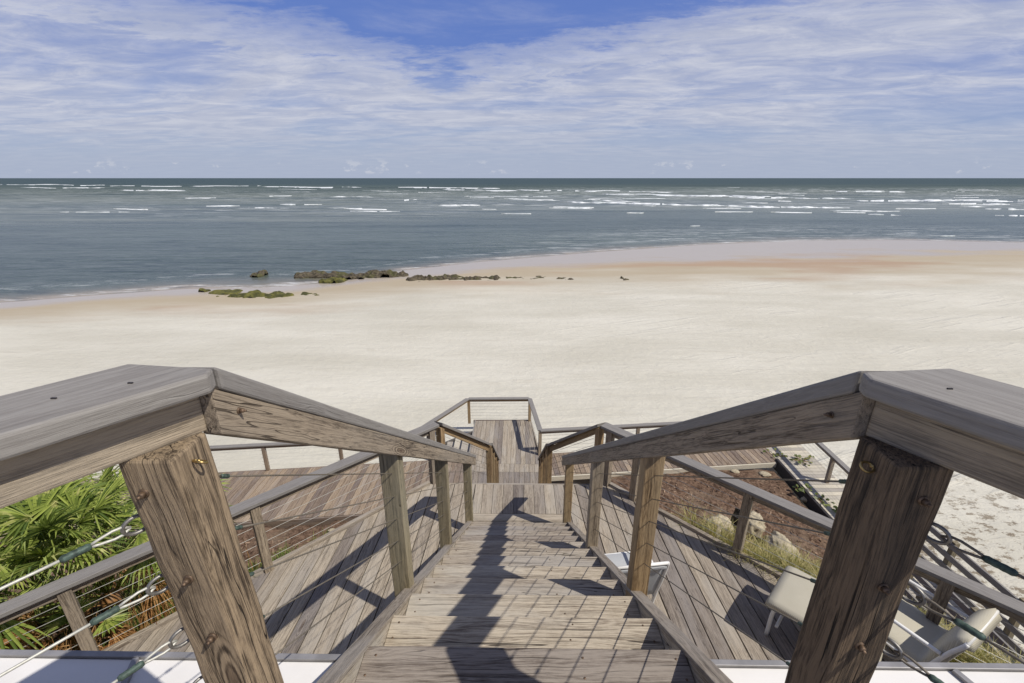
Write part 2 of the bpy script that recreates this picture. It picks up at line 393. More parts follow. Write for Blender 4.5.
def wetf(X, Y):
    yw, yd = waterline(X), dryline(X)
    return np.where(Y < yd, np.clip(1-(yd-Y)/(.80*(yd-12)*.8), -1, 1)*.74, .9+.5*np.clip((Y-yd)/(yw-yd), 0, 1))
xs = cat_(-np.geomspace(900, 41, 40), np.linspace(-40, 60, 260), np.geomspace(61, 900, 40))
ys = cat_(np.linspace(-40, -1, 12), np.linspace(0, 40, 180), np.linspace(40.4, 110, 170), np.geomspace(112, 400, 20))
def gsand(X, Y):
    z = ground(X, Y)
    under = ((X < 7.3) & (X > -30) & (Y < 11.) & (Y > -6))
    return np.where(under, np.minimum(z, -8.5), z)
grid('sand', xs, ys, gsand, M['sand'], (('wet', wetf),))
xs = cat_(-np.geomspace(30000, 131, 60), np.linspace(-130, 200, 260), np.geomspace(201, 30000, 60))
ys = cat_(np.linspace(24, 120, 240), np.geomspace(121, 700, 200), np.geomspace(720, 40000, 60))
def seaz(X, Y):
    amp = np.clip((Y-waterline(X)-20)/150, 0, 1)*np.clip((1500-Y)/800, 0, 1)
    w = np.sin(Y*.21+1.3*np.sin(X*.02)+np.sin(X*.05)*.8)*np.sin(X*.011+Y*.013)
    return SEA+.22*amp*w
grid('sea', xs, ys, seaz, M['sea'], (('shore', lambda X, Y: Y-waterline(X)),))
# surf: low crests of broken water lying along the bars
def surf():
    mb = MB()
    S = [(-160,-10,185,185.5,1.4),(0,105,184.6,185.2,1.4),(110,182,186,186.2,1.6),(190,262,186.4,186,1.4),(262,362,186.8,187.6,2.4),(118,190,190.4,191,1.0),(396,500,187.2,188.4,2.6),(440,520,190,190.8,1.5),(508,640,190.2,191.6,1.3),
         (600,782,194.2,197.2,2.4),(700,860,197,199.2,1.4),(855,950,200.6,201.4,1.3),(560,700,201.6,205.6,2.4),(690,780,205.4,207.6,2.6),(752,850,207,208.2,2.0),(830,900,211,211.5,1.2),
         (246,290,208.4,208,1.5),(280,322,204.8,204.6,1.1),(206,240,206,206,.7),(568,592,208,208.4,1.3),(592,640,201,201.6,1.0),(440,480,205,205,.8),(402,418,200.4,200,1.5),(836,905,191.6,192,1.2),
         (900,1024,200,202,1.5),(940,1010,203.4,204.4,1.0),(985,1024,209,209.6,1.7),(995,1100,215.6,217,1.8),(960,990,207,207,1.0),(868,902,214.6,215.6,1.6),(940,955,236,236,.9),(690,700,226,226,.8),
         (20,110,187.8,188,.5),(488,560,196.5,197,.8),(330,380,197,197.4,.7),(510,560,200,200.4,.9),(350,400,211,211.6,.6),(60,130,212,212.4,.5),(1030,1200,204,206,1.8)]
    for (x0, x1, ya_, yb_, h) in S:
        n = max(5, int((x1-x0)/2.2)); A = []; 
        ph = random.uniform(0, 9)
        for i in range(n+1):
            x = x0+(x1-x0)*i/n; y = ya_+(yb_-ya_)*i/n; e = min(1, i/(n*.2+.01), (n-i)/(n*.2+.01))
            gap = mnoise.noise((x*.09+ph, y, 0))
            hh = h*.55*max(.04, e)*max(.05, .65+gap*1.3+random.uniform(-.25, .25))
            yy = y+mnoise.noise((x*.03, ph, 2))*.7
            p0 = at(x, yy+hh*.5, SEA); p1 = at(x, yy-hh*.3, SEA)
            A.append((p0, p1))
        vs, fs = [], []
        for i, (p0, p1) in enumerate(A):
            dep = (p1-p0).length; hgt = min(.5, .06*dep+.1)
            vs += [p0+Vector((0,0,-.4)), p0.lerp(p1, .3)+Vector((0,0,hgt*.8)), p0.lerp(p1, .55)+Vector((0,0,hgt)), p1+Vector((0,0,-.4))]
            if i and mnoise.noise((i*.21+ph*3, ya_*2, 5)) > (-.28 if h < 2 else -.5):
                o = (i-1)*4
                fs += [(o,o+1,o+5,o+4),(o+1,o+2,o+6,o+5),(o+2,o+3,o+7,o+6)]
        mb.add(vs, fs, smooth=True)
    for _ in range(75):
        x0 = random.uniform(100, 1060); w_ = random.uniform(10, 44); y = random.choice([random.uniform(195, 214), random.uniform(187, 200)]); sl_ = random.uniform(-.01, .03)
        if x0 < 420 and random.random() < .5: continue
        n = 8; vs, fs = [], []; h = random.uniform(.12, .34)*max(.4, (y-182)/18)
        for i in range(n+1):
            x = x0+w_*i/n; yy = y+sl_*w_*i/n+random.uniform(-.12, .12); hh = h*max(.05, math.sin(math.pi*i/n))*random.uniform(.5, 1.3)
            p0 = at(x, yy+hh, SEA); p1 = at(x, yy-hh, SEA)
            vs += [p0+Vector((0,0,-.3)), p0.lerp(p1, .5)+Vector((0,0,.16)), p1+Vector((0,0,-.3))]
            if i: o = (i-1)*3; fs += [(o,o+1,o+4,o+3),(o+1,o+2,o+5,o+4)]
        mb.add(vs, fs, smooth=True)
    tag(mb.build('surf_foam', M['foam']), 'white broken crests of surf over the sand bars offshore', 'surf', None, 'stuff')
surf()

# garden bed
bx = np.arange(-14, 7.35, .11); by = np.arange(1.3, 11.2, .11)
def bedz(X, Y):
    z = bank(X, Y)+.05*np.sin(X*2.1+Y)*np.sin(Y*1.7)
    z = z+.04*np.sin(X*5.3)*np.cos(Y*4.7+X)
    edge = np.where(X < .5, 9.05, 10.15)+.114*X
    z = np.where(Y > edge+.35, -8.45, z)
    return z
grid('garden_bed', bx, by, bedz, M['mulch'])
def bz(x, y): return float(bedz(np.array(x), np.array(y)))
mb = MB()
for _ in range(9000):
    x = random.uniform(-10, 7.2); y = random.uniform(3.2, 9.0+.114*x+(1.1 if x > .5 else 0))
    if y+abs(x-CX) < 6.7: continue
    a = random.uniform(0, 6.3); l = random.uniform(.015, .06); w = random.uniform(.008, .02); z = bz(x, y)+.012
    d = Vector((math.cos(a), math.sin(a), random.uniform(-.4, .4)))*l; s_ = Vector((-math.sin(a), math.cos(a), random.uniform(-.5, .5)))*w
    p = Vector((x, y, z)); mb.add([p-d-s_, p+d-s_*.5, p+d*.9+s_, p-d*.8+s_+Vector((0,0,.01))], [(0,1,2,3)], rnd=random.random()**1.6)
tag(mb.build('bark_mulch', M['chip']), 'brown bark mulch chips covering the garden bed', 'mulch', None, 'stuff')

# ------------------------------------------------------------------ upper landing and house edge
ZU = -1.3975
house = thing('beach_house', (0,0,-4.6), 'white painted ledge of the beach house below the upper landing', 'house')
mb = MB()
for (a, b) in ((-6, CX-.66), (CX+.66, 6)): mb.beam((a,1.025,-1.65), (b,1.025,-1.65), .25, .10)
mb.build('ledge', M['white'], house, .004)
mb = MB()
for (a, b) in ((-6, CX-.66), (CX+.66, 6)): mb.beam((a,1.162,-1.640), (b,1.162,-1.640), .022, .13)
mb.build('flashing', M['lip'], house, .002)
MB().beam((-6,.80,-1.755), (6,.80,-1.755), .25, 3.2).build('wall', M['white'], house)
for bxp in (-1.38, .62+.02, 1.55, -2.4):  # thin grey bars lying across the white ledge
    mb = MB(); mb.beam((bxp, 1.145, -1.645), (bxp+.07, .93, -1.645), .02, .02, top=False); mb.build('ledge_bar', M['lip'], house)
ul = thing('upper_landing', (0,0,ZU), 'grey board landing at the head of the stairs', 'landing')
mb = MB(); y = .889
mb.beam((-1.6, y-.07, ZU), (1.66, y-.07, ZU), .138, .038); y -= .145
while y > -2.2:
    mb.beam((-2.8, y-.07, ZU), (2.86, y-.07, ZU), .138, .038, rnd=random.random()); y -= .145
mb.build('floor_boards', M['tread'], ul, .003)
MB().beam((-2.8, .862, ZU-.04), (2.86, .862, ZU-.04), .038, .2).build('rim_joist', M['rail'], ul, .003)

# ------------------------------------------------------------------ staircases
def staircase(name, Y0, Z0, rise, run, n, half, label, zfloor, boards=2, top_ext=.3, strh=.27, mt='tread'):
    st = thing(name, (CX, Y0-run, Z0+rise), label, 'staircase')
    for k in range(n):
        mb = MB(); yk, zk = Y0+run*k, Z0-rise*k
        w = (run+.02-.006*(boards-1))/boards
        for b in range(boards):
            j = random.uniform(-.003, .003)
            mb.beam((CX-half, yk-w*(b+.5)-.006*b, zk+j*.5), (CX+half, yk-w*(b+.5)-.006*b, zk), w, .038, rnd=random.random(), segs=6, jit=.0012)
        td = mb.build('tread', M[mt], st, .003)
        if n == 12 and k < 7:
            for b in range(boards):
                for xx in (-.53, .2, .53):
                    for q in (.035, .105):
                        x = CX+xx+random.uniform(-.02, .02); y = yk-.15*b-q; z = zk+.0003
                        hd = MB(); hd.tube([(x,y,z-.004),(x,y,z+.0012)], .0042, 8); hd.build('screw_head', M['rust'], td)
    sl = rise/run
    for s in (-1, 1):
        x = CX+s*(half+.021)
        ya, yb = Y0-top_ext, Y0+run*(n-1)+.17
        mb = MB(); za = Z0-sl*(ya-Y0)-.018; zb = Z0-sl*(yb-Y0)-.018
        mb.beam((x, ya, za), (x, yb, zb), .038, strh+.1, plumb=True, segs=8, jit=.0008)
        mb.build('stringer', M[mt], st, .004)
        if name == 'staircase' and mt == 'tread':
            mb = MB(); mb.beam((x+s*.003, ya, za+.026), (x+s*.003, yb, zb+.026), .060, .022, plumb=True, rnd=.55); mb.build('stringer_cap', M['deck'], st, .003)
    return st
RISE, RUN = .2048, .29
st1 = staircase('staircase', 1.1786, -1.6025, RISE, RUN, 12, .575, 'long weathered wooden staircase going down from the camera to the deck', ZD)
st2 = staircase('staircase', 5.35+.25, ZD-.2, .2, .25, 18, .47, 'steep lower staircase going down from the deck to the boardwalk', ZW, 2, .25)

# ------------------------------------------------------------------ newels and upper rails
ZC = -.323            # top of the upper caps
def eye(mb, p, d, r=.016, wire=.0042, tilt=0.):
    d = Vector(d).normalized(); up = Vector((0,0,1)); side = d.cross(up).normalized()
    c = Vector(p)+d*(r*1.25)
    ax2 = (up*math.cos(tilt)+side*math.sin(tilt)).normalized()
    pts = [c+(d*math.cos(2*math.pi*k/20)*1.25+ax2*math.sin(2*math.pi*k/20))*r for k in range(20)]
    mb.tube(pts, wire, 8, closed=True)
    mb.tube([Vector(p)-d*.02, Vector(p)+d*.004], wire, 8)
    return Vector(p)+d*(r*2.3)
def cable_with_fittings(parent, p, q, r=.0026, big=False, mt='cable', tilt=.3, near_loop=True):
    """p: post face, q: far end"""
    p, q = Vector(p), Vector(q); d = (q-p).normalized()
    mb = MB(); e = eye(mb, p, d, .0165 if big else .009, .0036 if big else .0028, tilt)
    eb = mb.build('eyebolt', M['steel' if big else 'rust'], parent)
    L = .046 if big else .03
    side = d.cross(Vector((0,0,1))).normalized(); up = side.cross(d)
    w = .0085 if big else .004
    f0 = e+d*L
    cb = MB()
    if big:
        for sg in (-1, 1):
            pts = [e-d*.008, e+d*.004+up*w*sg*.9, e+d*L*.35+up*w*sg, e+d*L*.8+up*w*sg*.55, f0+up*w*sg*.25]
            cb.tube(pts, r*.95, 7)
    else:
        cb.tube([e-d*.012, f0], r*1.1, 6)
    n = 24; LL = (q-f0).length
    cb.tube([f0.lerp(q, k/n)+Vector((0,0,-.004*math.sin(math.pi*k/n))) for k in range(n+1)], r, 7)
    c = cb.build('cable', M[mt], parent)
    fl = MB(); fw = .0066 if big else .0048; fL = .040 if big else .026
    rr = [fw*.7, fw, fw*.92, fw, fw*.9, fw, fw*.92, fw, fw*.6]
    fl.tube([f0+d*fL*i/8 for i in range(9)], rr, 8)
    f = fl.build('cable_sleeve', M['ferrule'], parent)
    return c
def bolt(parent, p, nrm, r=.0085, m='rust'):
    p, nrm = Vector(p), Vector(nrm).normalized()
    mb = MB(); mb.tube([p-nrm*.002, p+nrm*.003], r*1.45, 16)
    mb.tube([p+nrm*.002, p+nrm*.010, p+nrm*.012], [r, r, r*.7], 6); mb.tube([p+nrm*.009, p+nrm*.016], r*.5, 8)
    mb.build('bolt', M[m], parent)
SR = .715             # slope of the stair handrail
POSTS1 = [(1.87,'olive'), (3.03,'olive'), (4.46,'olive')]
for s in (-1, 1):
    sname = 'left' if s < 0 else 'right'
    T = thing('deck_railing', (CX+s*.665, .69, ZU), ('wide grey cap rail and newel post at the left of the camera, face in sun' if s < 0 else 'wide grey cap rail and newel post at the right of the camera, dark split face'), 'railing')
    A = R(36 if s < 0 else 31); u = Vector((s*math.sin(A), -math.cos(A), 0)); nrm = Vector((-s*u.y*-1, 0, 0))
    # cap: polygon with the mitre over the newel
    K = Vector((CX+s*.582, .752, 0)); Aa = Vector((CX+s*.752, .772, 0)); N = Vector((CX+s*.573, .722, 0))
    Lr = 2.4
    far = Aa+u*Lr; near = N+u*Lr
    poly = [(K.x,K.y),(Aa.x,Aa.y),(far.x,far.y),(near.x,near.y),(N.x,N.y)]
    mb = MB(); o = random.uniform(0, 50)
    mb.prism(poly, ZC-.038, ZC, rnd=.75)
    side = Vector((-u.y, u.x, 0))
    mb.wc = [((Vector(v)-K).dot(u)+o, (Vector(v)-K).dot(side)+o, v[2]+o) for v in mb.v]
    cap = mb.build('cap_rail', M['cap'], T, .006)
    # slots left by fasteners
    for (q, w_) in ((.07, .35), (.15, .5)):
        mb = MB()
        p = N.lerp(Aa, w_)+u*q; mb.beam((p.x-.004,p.y,ZC+.0006), (p.x+.004,p.y,ZC+.0006), .003, .003, top=False)
        mb.build('nail_head', M['plastic'], T)
    # board under the cap
    inn = Vector((-s*math.cos(A), -math.sin(A), 0))        # towards the stairs/camera
    b0 = Vector((CX+s*.626, .750, 0)); b1 = b0+u*Lr
    mb = MB(); mb.beam((b0.x,b0.y,ZC-.0385), (b1.x,b1.y,ZC-.0385), .038, .086, side=inn, segs=10, jit=.001, rnd=.8); mb.build('rail_board', M['rail'], T, .004)
    # newel
    nx, ny = CX+s*(.645 if s < 0 else .642), .690
    mb = MB(); lean = .045 if s < 0 else -.008
    def nX(z): return nx+lean*(-.75-z)
    mb.beam((nX(-2.4), ny, -2.4), (nX(ZC-.1225), ny, ZC-.1225), .095, .095, side=(1,0,0), top=False, rnd=.6 if s < 0 else .4, segs=26, jit=.0016)
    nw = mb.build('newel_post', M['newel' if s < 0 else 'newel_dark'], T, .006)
    # bolts on the face towards the camera and on the stair side
    for (bz_, dx) in ((-.512,-.018),(-.705,.004),(-.855,.008)):
        bolt(nw, (nX(bz_)+dx*(1 if s < 0 else -.6), ny-.0475, bz_), (0,-1,0), .0062)
    # brass screw eye left over on the stair side
    mb = MB(); eye(mb, (nX(ZC-.155)-s*.0475, ny+.0, ZC-.155), (-s,-.25,0), .0095, .0024, 1.0); mb.build('screw_eye', M['brass'], nw)
    # level cables
    for i in range(5):
        z = ZC-.262-.140*i
        p = Vector((nx+s*.050, ny-.062, z)); p = Vector((nX(z)+s*.0475, ny-.025, z))
        cable_with_fittings(T, p, p+u*2.2, .0026, True, 'cable_pale' if s < 0 else 'cable', random.uniform(-.25,.25))
    far_post = Vector((nx,ny,0))+u*2.25
    MB().post(far_post.x, far_post.y, ZU, ZC-.04, .09, rot=A*s, rnd=.5).build('post', M['rail'], T, .004)
    # ---- stair railing
    T = thing('stair_railing', (CX+s*.65, 1.2, -1.6), ('sloping handrail with cables down the left side of the upper stairs' if s < 0 else 'sloping handrail with cables down the right side of the upper stairs'), 'railing')
    def rz(y): return ZC-SR*(y-.76)
    toe = .012 if s < 0 else .018
    def rx(y, o=0.): return CX+s*(.667+o-toe*(y-.76))
    mb = MB(); y0, y1 = .764, 4.78
    mb.beam((rx(y0), y0, rz(y0)), (rx(y1), y1, rz(y1)), .168, .038*1.2, plumb=True, segs=24, jit=.0008, rnd=.6)
    mb.build('handrail', M['cap'], T, .006)
    mb = MB(); xb = CX+s*.606; y0b = .742 
    mb.beam((xb, y0b, rz(y0b)-.0465), (rx(y1,-.061), y1-.03, rz(y1-.03)-.0465), .038, .098, plumb=True, segs=24, jit=.001, rnd=.45)
    rb = mb.build('rail_board', M['rail'], T, .004)
    bolt(rb, (xb-s*.019, .80, rz(.80)-.085), (-s,0,0), .0045, 'rust')
    for i, (py, pm) in enumerate(POSTS1):
        zb = ZD if i == 2 else -1.6025-(RISE/RUN)*(py-1.1786)-.22
        if s > 0: pm = 'golden'
        if s > 0 and i == 1: pm = 'rail'
        mb = MB(); mb.post(rx(py, -.012 if s < 0 else -.03), py, zb, rz(py)-.040, .089, rnd=.3+.5*random.random(), segs=10, jit=.001); mb.build('post', M[pm], T, .004)
    for i in range(5):
        p = Vector((CX+s*.64, ny+.048, ZC-.225-.134*i)); q = Vector((rx(4.5,-.02), 4.5, 0)); q.z = p.z-SR*(q.y-p.y)
        cable_with_fittings(T, p, q, .0022, False, 'cable')

# ------------------------------------------------------------------ the deck
DEDGE = 6.6
def plank_area(mb, poly, ang, w, gap, z, th, shade=None):
    """fill a convex polygon with planks running along ang"""
    d = Vector((math.cos(ang), math.sin(ang))); n = Vector((-d.y, d.x)); P = [Vector(p) for p in poly]
    lo = min(p.dot(n) for p in P); hi = max(p.dot(n) for p in P); y = lo
    while y < hi:
        a, b = y, min(y+w, hi); y += w+gap
        if b-a < .01: continue
        pl = clip(clip(P, n, a, 1), n, b, -1)
        if len(pl) < 3: continue
        o1, o2 = random.uniform(0, 90), random.uniform(0, 90)
        q = [Vector((p.x, p.y)) for p in pl]
        ar = sum(q[i].x*q[(i+1)%len(q)].y-q[(i+1)%len(q)].x*q[i].y for i in range(len(q)))
        if abs(ar) < 1e-4: continue
        zz = z+random.uniform(-.001, .001)
        m_ = len(q); vs = [(p.x,p.y,zz-th) for p in q]+[(p.x,p.y,zz) for p in q]
        fs = [tuple(range(m_))[::-1], tuple(range(m_, 2*m_))]+[(i,(i+1)%m_,m_+(i+1)%m_,m_+i) for i in range(m_)]
        wc = [((Vector(v[:2])).dot(d)+o1, (Vector(v[:2])).dot(n)+o2, v[2]) for v in vs]
        mb.add(vs, fs, wc, rnd=random.random() if shade is None else shade())
def clip(P, n, c, sg):
    out = []
    for i in range(len(P)):
        a, b = P[i], P[(i+1) % len(P)]; da, db = sg*(a.dot(n)-c), sg*(b.dot(n)-c)
        if da >= 0: out.append(a)
        if da*db < 0: out.append(a.lerp(b, da/(da-db)))
    return out
deck = thing('deck', (CX, 3.5, ZD), 'weathered wooden deck with slanting sides at the foot of the upper stairs', 'deck')
mb = MB(); YE = 5.35
# centre strip: boards along the way, behind a cross board
plank_area(mb, [(CX-.615,4.76),(CX+.615,4.76),(CX+.615,YE),(CX-.615,YE)], R(90), .136, .004, ZD, .036)
mb.beam((CX-.615, 4.685, ZD), (CX+.615, 4.685, ZD), .14, .036, rnd=.9)
mb.beam((CX-.615, 4.54, ZD), (CX+.615, 4.54, ZD), .14, .036, rnd=.7)
plank_area(mb, [(CX-.615,2.0),(CX+.615,2.0),(CX+.615,4.46),(CX-.615,4.46)], R(90), .136, .005, ZD, .036)
for s in (-1, 1):
    xi = CX+s*.62; W = 5.4
    poly = [(xi, 1.2), (CX+s*W, 1.2), (CX+s*(DEDGE-1.2) if DEDGE-1.2 < W else CX+s*W, 1.2), (CX+s*(DEDGE-YE), YE), (xi, YE)]
    poly = [(xi,1.2),(CX+s*(DEDGE-1.2),1.2),(CX+s*(DEDGE-YE),YE),(xi,YE)]
    if s < 0: poly = poly[::-1]
    ang = R(90-23) if s > 0 else R(90-38)
    # the boards run on the slant away from the stairs
    ang = R(90+3) if s > 0 else R(90-2)
    plank_area(mb, poly, ang, .136, .011, ZD, .036)
mb.build('floor_boards', M['deck'], deck, .0025)
for s in (-1, 1):
    a = (CX+s*(DEDGE-YE+.02), YE); b = (CX+s*(DEDGE-1.2), 1.22)
    MB().beam((*a, ZD+.045), (*b, ZD+.045), .05, .28, segs=12, jit=.001, rnd=.6).build('edge_board', M['deck'], deck, .004)
MB().beam((CX-1.24, YE+.016, ZD-.002), (CX+1.24, YE+.016, ZD-.002), .03, .22).build('front_board', M['deck'], deck, .003)
for (x, y) in ((CX-1.1,5.2),(CX+1.1,5.2),(CX-2.6,3.6),(CX+2.6,3.6),(CX-4.2,2),(CX+4.2,2)):
    MB().post(x, y, -8.2, ZD-.04, .14, rnd=.5).build('support_post', M['deck'], deck)

# ------------------------------------------------------------------ cable railings of the lower levels
def railing(label, pts, zt, posts, zb, ncab=6, capw=.14, group=None, pm='rail', cm='cap', mitre=True, cable='cable_pale', depth=.0, pw=.089, name='deck_railing'):
    """pts: list of (x,y,z of cap top); posts: list of (seg index, t, zbase)"""
    T = thing(name, (pts[0][0], pts[0][1], zb), label, 'railing', group)
    P = [Vector(p) for p in pts]
    for i in range(len(P)-1):
        a, b = P[i], P[i+1]; d = (b-a); dh = Vector((d.x,d.y,0)).normalized()
        c0 = c1 = None
        sd = Vector((dh.y, -dh.x, 0))
        if i > 0:
            pd = Vector(((P[i]-P[i-1]).x,(P[i]-P[i-1]).y,0)).normalized(); ang = math.atan2(pd.cross(dh).z, pd.dot(dh)); c0 = math.tan(ang/2)*capw/2
        if i < len(P)-2:
            nd = Vector(((P[i+2]-P[i+1]).x,(P[i+2]-P[i+1]).y,0)).normalized(); ang = math.atan2(dh.cross(nd).z, dh.dot(nd)); c1 = -math.tan(ang/2)*capw/2
        sl = d.z/max(1e-6, Vector((d.x,d.y,0)).length)
        MB().beam(a, b, capw, .038*math.sqrt(1+sl*sl), plumb=True, cut0=c0, cut1=c1, segs=max(1,int(d.length/.25)), jit=.0006, rnd=.45+.25*random.random()).build('handrail', M[cm], T, .004)
        hz = Vector((0,0,.0385*math.sqrt(1+sl*sl)))
        MB().beam(a-hz+dh*.02, b-hz-dh*.02, .038, .086*math.sqrt(1+sl*sl), plumb=True, rnd=.5).build('rail_board', M[pm], T, .003)
    for (i, tt, z0) in posts:
        q = P[i].lerp(P[i+1], tt); dd = P[i+1]-P[i]; sl = abs(dd.z)/max(.01, Vector((dd.x,dd.y)).length)
        rot = math.atan2(dd.y, dd.x)
        mat_ = random.choice([pm, pm, 'golden']) if pm == 'golden' else pm
        MB().post(q.x, q.y, z0, q.z-.042*math.sqrt(1+sl*sl)-.002, pw, rot, rnd=.2+.6*random.random()).build('post', M[mat_], T, .003)
    for i in range(len(P)-1):
        for k in range(ncab):
            hz = Vector((0,0,.20+.115*k)); mb = MB(); mb.tube([P[i]-hz, P[i+1]-hz], .0024 if abs(P[i].z) < 5 else .0035, 6)
            mb.build('cable', M[cable], T)
    return T
ZT = ZD+.915
ap = DEDGE-5.46
def lerp(a, b, t): return a+(b-a)*t
for s in (-1, 1):
    apex = (CX+s*(DEDGE-5.46), 5.46, ZT); end = (CX+s*(DEDGE-1.25), 1.25, ZT)
    seglen = math.dist(apex[:2], end[:2])
    ps = [(0, q/seglen, ZD-.1) for q in ((.10, .62, 2.3, 3.75, 5.2) if s < 0 else (.12, .55, 1.9, 3.5, 5.1))]
    railing('cable railing along the slanting %s edge of the deck' % ('left' if s < 0 else 'right'), [apex, end], ZT, ps, ZD, 6)
    # lower stair rail: funnels in, then runs straight down
    p0 = (CX+s*(DEDGE-5.46-.02), 5.50, ZT-.01); p1 = (CX+s*.527, 6.77, -4.285); p2 = (CX+s*.527, 9.36, -6.355)
    def gz(y): return ZD-.8*(y-5.35)-.25
    railing('steep handrail down the %s side of the lower stairs' % ('left' if s < 0 else 'right'), [p0, p1, p2], ZT, [(0, .02, ZD-.9), (1, .0, -8.0), (1, .1, gz(7.1)), (1, .35, gz(7.7)), (1, .68, gz(8.6)), (1, .98, ZW)], ZW, 5, pm='golden', cable='cable', name='stair_railing')

# ------------------------------------------------------------------ boardwalk and lookout
bw = thing('boardwalk', (0, 10.5, ZW), 'long boardwalk crossing behind the garden bed at beach level', 'boardwalk')
def wl(x, off=0): return (x, walkY(x)+off)
mb = MB()
L0, L1 = -30., -2.3
plank_area(mb, [wl(L0,-2.1), wl(-1.3,-2.1), wl(-1.3,0), wl(L0,0)], R(90), .136, .012, ZW, .036)
mb.build('floor_boards', M['reddeck'], bw, .002)
mb = MB(); plank_area(mb, [wl(.62,-1.06), wl(7.55,-1.06), wl(7.55,0), wl(.62,0)], R(96), .136, .012, ZW, .036)
mb.build('floor_boards', M['reddeck'], bw, .002)
mb = MB()
plank_area(mb, [(-1.3,9.4),(.62,9.4),(.62,10.76),(-1.3,10.76)], R(90), .136, .006, ZW, .036, lambda: random.uniform(0,.45))
plank_area(mb, [(-1.3,10.768),(.62,10.768),(.62,11.14),(-1.3,11.14)], R(90), .136, .006, ZW, .036, lambda: random.uniform(.6,1))
mb.build('floor_boards', M['deck'], bw, .002)
MB().beam((*wl(L0,-2.13), ZW-.01), (*wl(-1.3,-2.13), ZW-.01), .04, .22, rnd=.1).build('edge_board', M['reddeck'], bw)
MB().beam((*wl(.62,-1.09), ZW-.005), (*wl(7.5,-1.09), ZW-.012), .04, .14, rnd=.95).build('edge_board', M['pale'], bw)
MB().beam((*wl(L0,.02), ZW-.01), (*wl(-2.4,.02), ZW-.01), .04, .22, rnd=.4).build('edge_board', M['reddeck'], bw)
MB().beam((*wl(.64,.02), ZW-.01), (*wl(8.6,.02), ZW-.01), .04, .22, rnd=.4).build('edge_board', M['reddeck'], bw)
x = -28
while x < 8:
    for off in (-.15, -.95) if x > 0 else (-.15, -1.9):
        MB().post(*wl(x, off), -8.9, ZW-.04, .12, rnd=.4).build('support_post', M['reddeck'], bw)
    x += 2.4
ZTW = ZW+.84
railing('long cable railing on the sea side of the boardwalk, left of the lookout', [(*wl(-24), ZTW), (*wl(-2.9), ZTW)], ZTW, [(0, (24-x)/21.1, ZW-.1) for x in (21.5,18.8,16.2,13.6,11.1,8.6,7.05-.02,5.0)], ZW, 6, pm='reddeck')
railing('cable railing on the sea side of the boardwalk, right of the lookout', [(.66, 11.62, ZTW), (*wl(8.3), ZTW)], ZTW, [(0, .0, ZW-.1), (0, .385, ZW-.1), (0, .74, ZW-.1)], ZW, 6, pm='rail')
lk = thing('lookout_platform', (-.4, 12.5, ZW), 'small board lookout platform above the sand with an L-shaped shadow', 'platform')
mb = MB(); plank_area(mb, [(-1.42,11.148),(.66,11.148),(.42,13.66),(-1.42,13.6)], R(90), .136, .006, ZW, .036); mb.build('floor_boards', M['deck'], lk, .002)
MB().beam((-1.5,13.66,ZW-.005),(.46,13.70,ZW-.005),.04,.24,rnd=.3).build('edge_board', M['reddeck'], lk)
MB().beam((-1.44,11.3,ZW-.003),(-1.44,13.64,ZW-.003),.04,.24,rnd=.8).build('edge_board', M['cap'], lk)
MB().beam((.69,11.5,ZW-.003),(.45,13.66,ZW-.003),.04,.24,rnd=.8).build('edge_board', M['deck'], lk)
for p in ((-1.3,13.5),(.35,13.5),(-1.3,11.6),(.5,11.6)): MB().post(*p, -8.9, ZW-.04, .14, rnd=.4).build('support_post', M['reddeck'], lk)
railing('cable railing round the seaward end of the lookout platform', [(-2.95, 11.5, ZTW), (-1.66,13.62,ZTW), (.40,13.68,ZTW), (.66,11.62,ZTW)], ZTW, [(0,.25,ZW-.6),(1,.01,ZW-.1),(2,.02,ZW-.1)], ZW, 6, pm='golden')
# beach steps leaving the lookout to the left
bs_ = thing('beach_steps', (-1.5, 12.4, ZW), 'short wooden steps going down to the sand beside the lookout', 'steps')
for k in range(4):
    MB().beam((-1.62-.27*k, 11.75, ZW-.12-.13*k), (-1.62-.27*k, 12.9, ZW-.12-.13*k), .26, .036, rnd=random.random()).build('tread', M['pale'], bs_, .003)
for yy in (11.72, 12.95):
    MB().beam((-1.46, yy, ZW+.0), (-2.75, yy, ZW-.60), .04, .24, plumb=True, rnd=.6).build('stringer', M['cap'], bs_)
# side walk on the right with sandy boards, kerb and fences
sw = thing('side_walk', (8, 8, ZW), 'pale sand-dusted walkway running towards the beach on the right', 'walkway')
mb = MB(); plank_area(mb, [(7.58,2.5),(8.75,2.5),(8.75,12.3),(7.58,12.3)], R(1), .136, .012, ZW-.004, .036); mb.build('floor_boards', M['pale'], sw, .002)
MB().beam((7.5,3.,ZW+.06),(7.56,11.45,ZW+.06),.07,.34,rnd=.0).build('edge_board', M['plastic'], sw, .004)
railing('cable railing on the right side of the sandy side walk', [(8.42, 12.4, ZTW), (8.30, 8.0, ZTW)], ZTW, [(0,.02,ZW-.1),(0,.45,ZW-.1),(0,.97,ZW-.1)], ZW, 5, pm='rail')
def fence(x, y0, y1, label, posts):
    T = thing('board_fence', (x, y0, ZW), label, 'fence', None)
    for k in range(4):
        z = ZW+.98-.25*k
        MB().beam((x-.05,y0,z),(x-.05,y1,z),.038,.12,rnd=.3+.4*random.random(),segs=8,jit=.002).build('fence_board', M['cap'], T, .004)
    for y in posts: MB().post(x, y, ZW-.5, ZW+1.02, .10, rnd=.4).build('post', M['olive'], T, .004)
fence(8.62, 7.9, 2.0, 'grey board fence on the far side of the side walk, right edge of the picture', (7.2, 5.9, 4.6, 3.2))
fence(7.62, 7.3, 2.0, 'grey board fence on the near side of the side walk, behind the right newel', (6.9, 5.7, 4.3, 3.0))

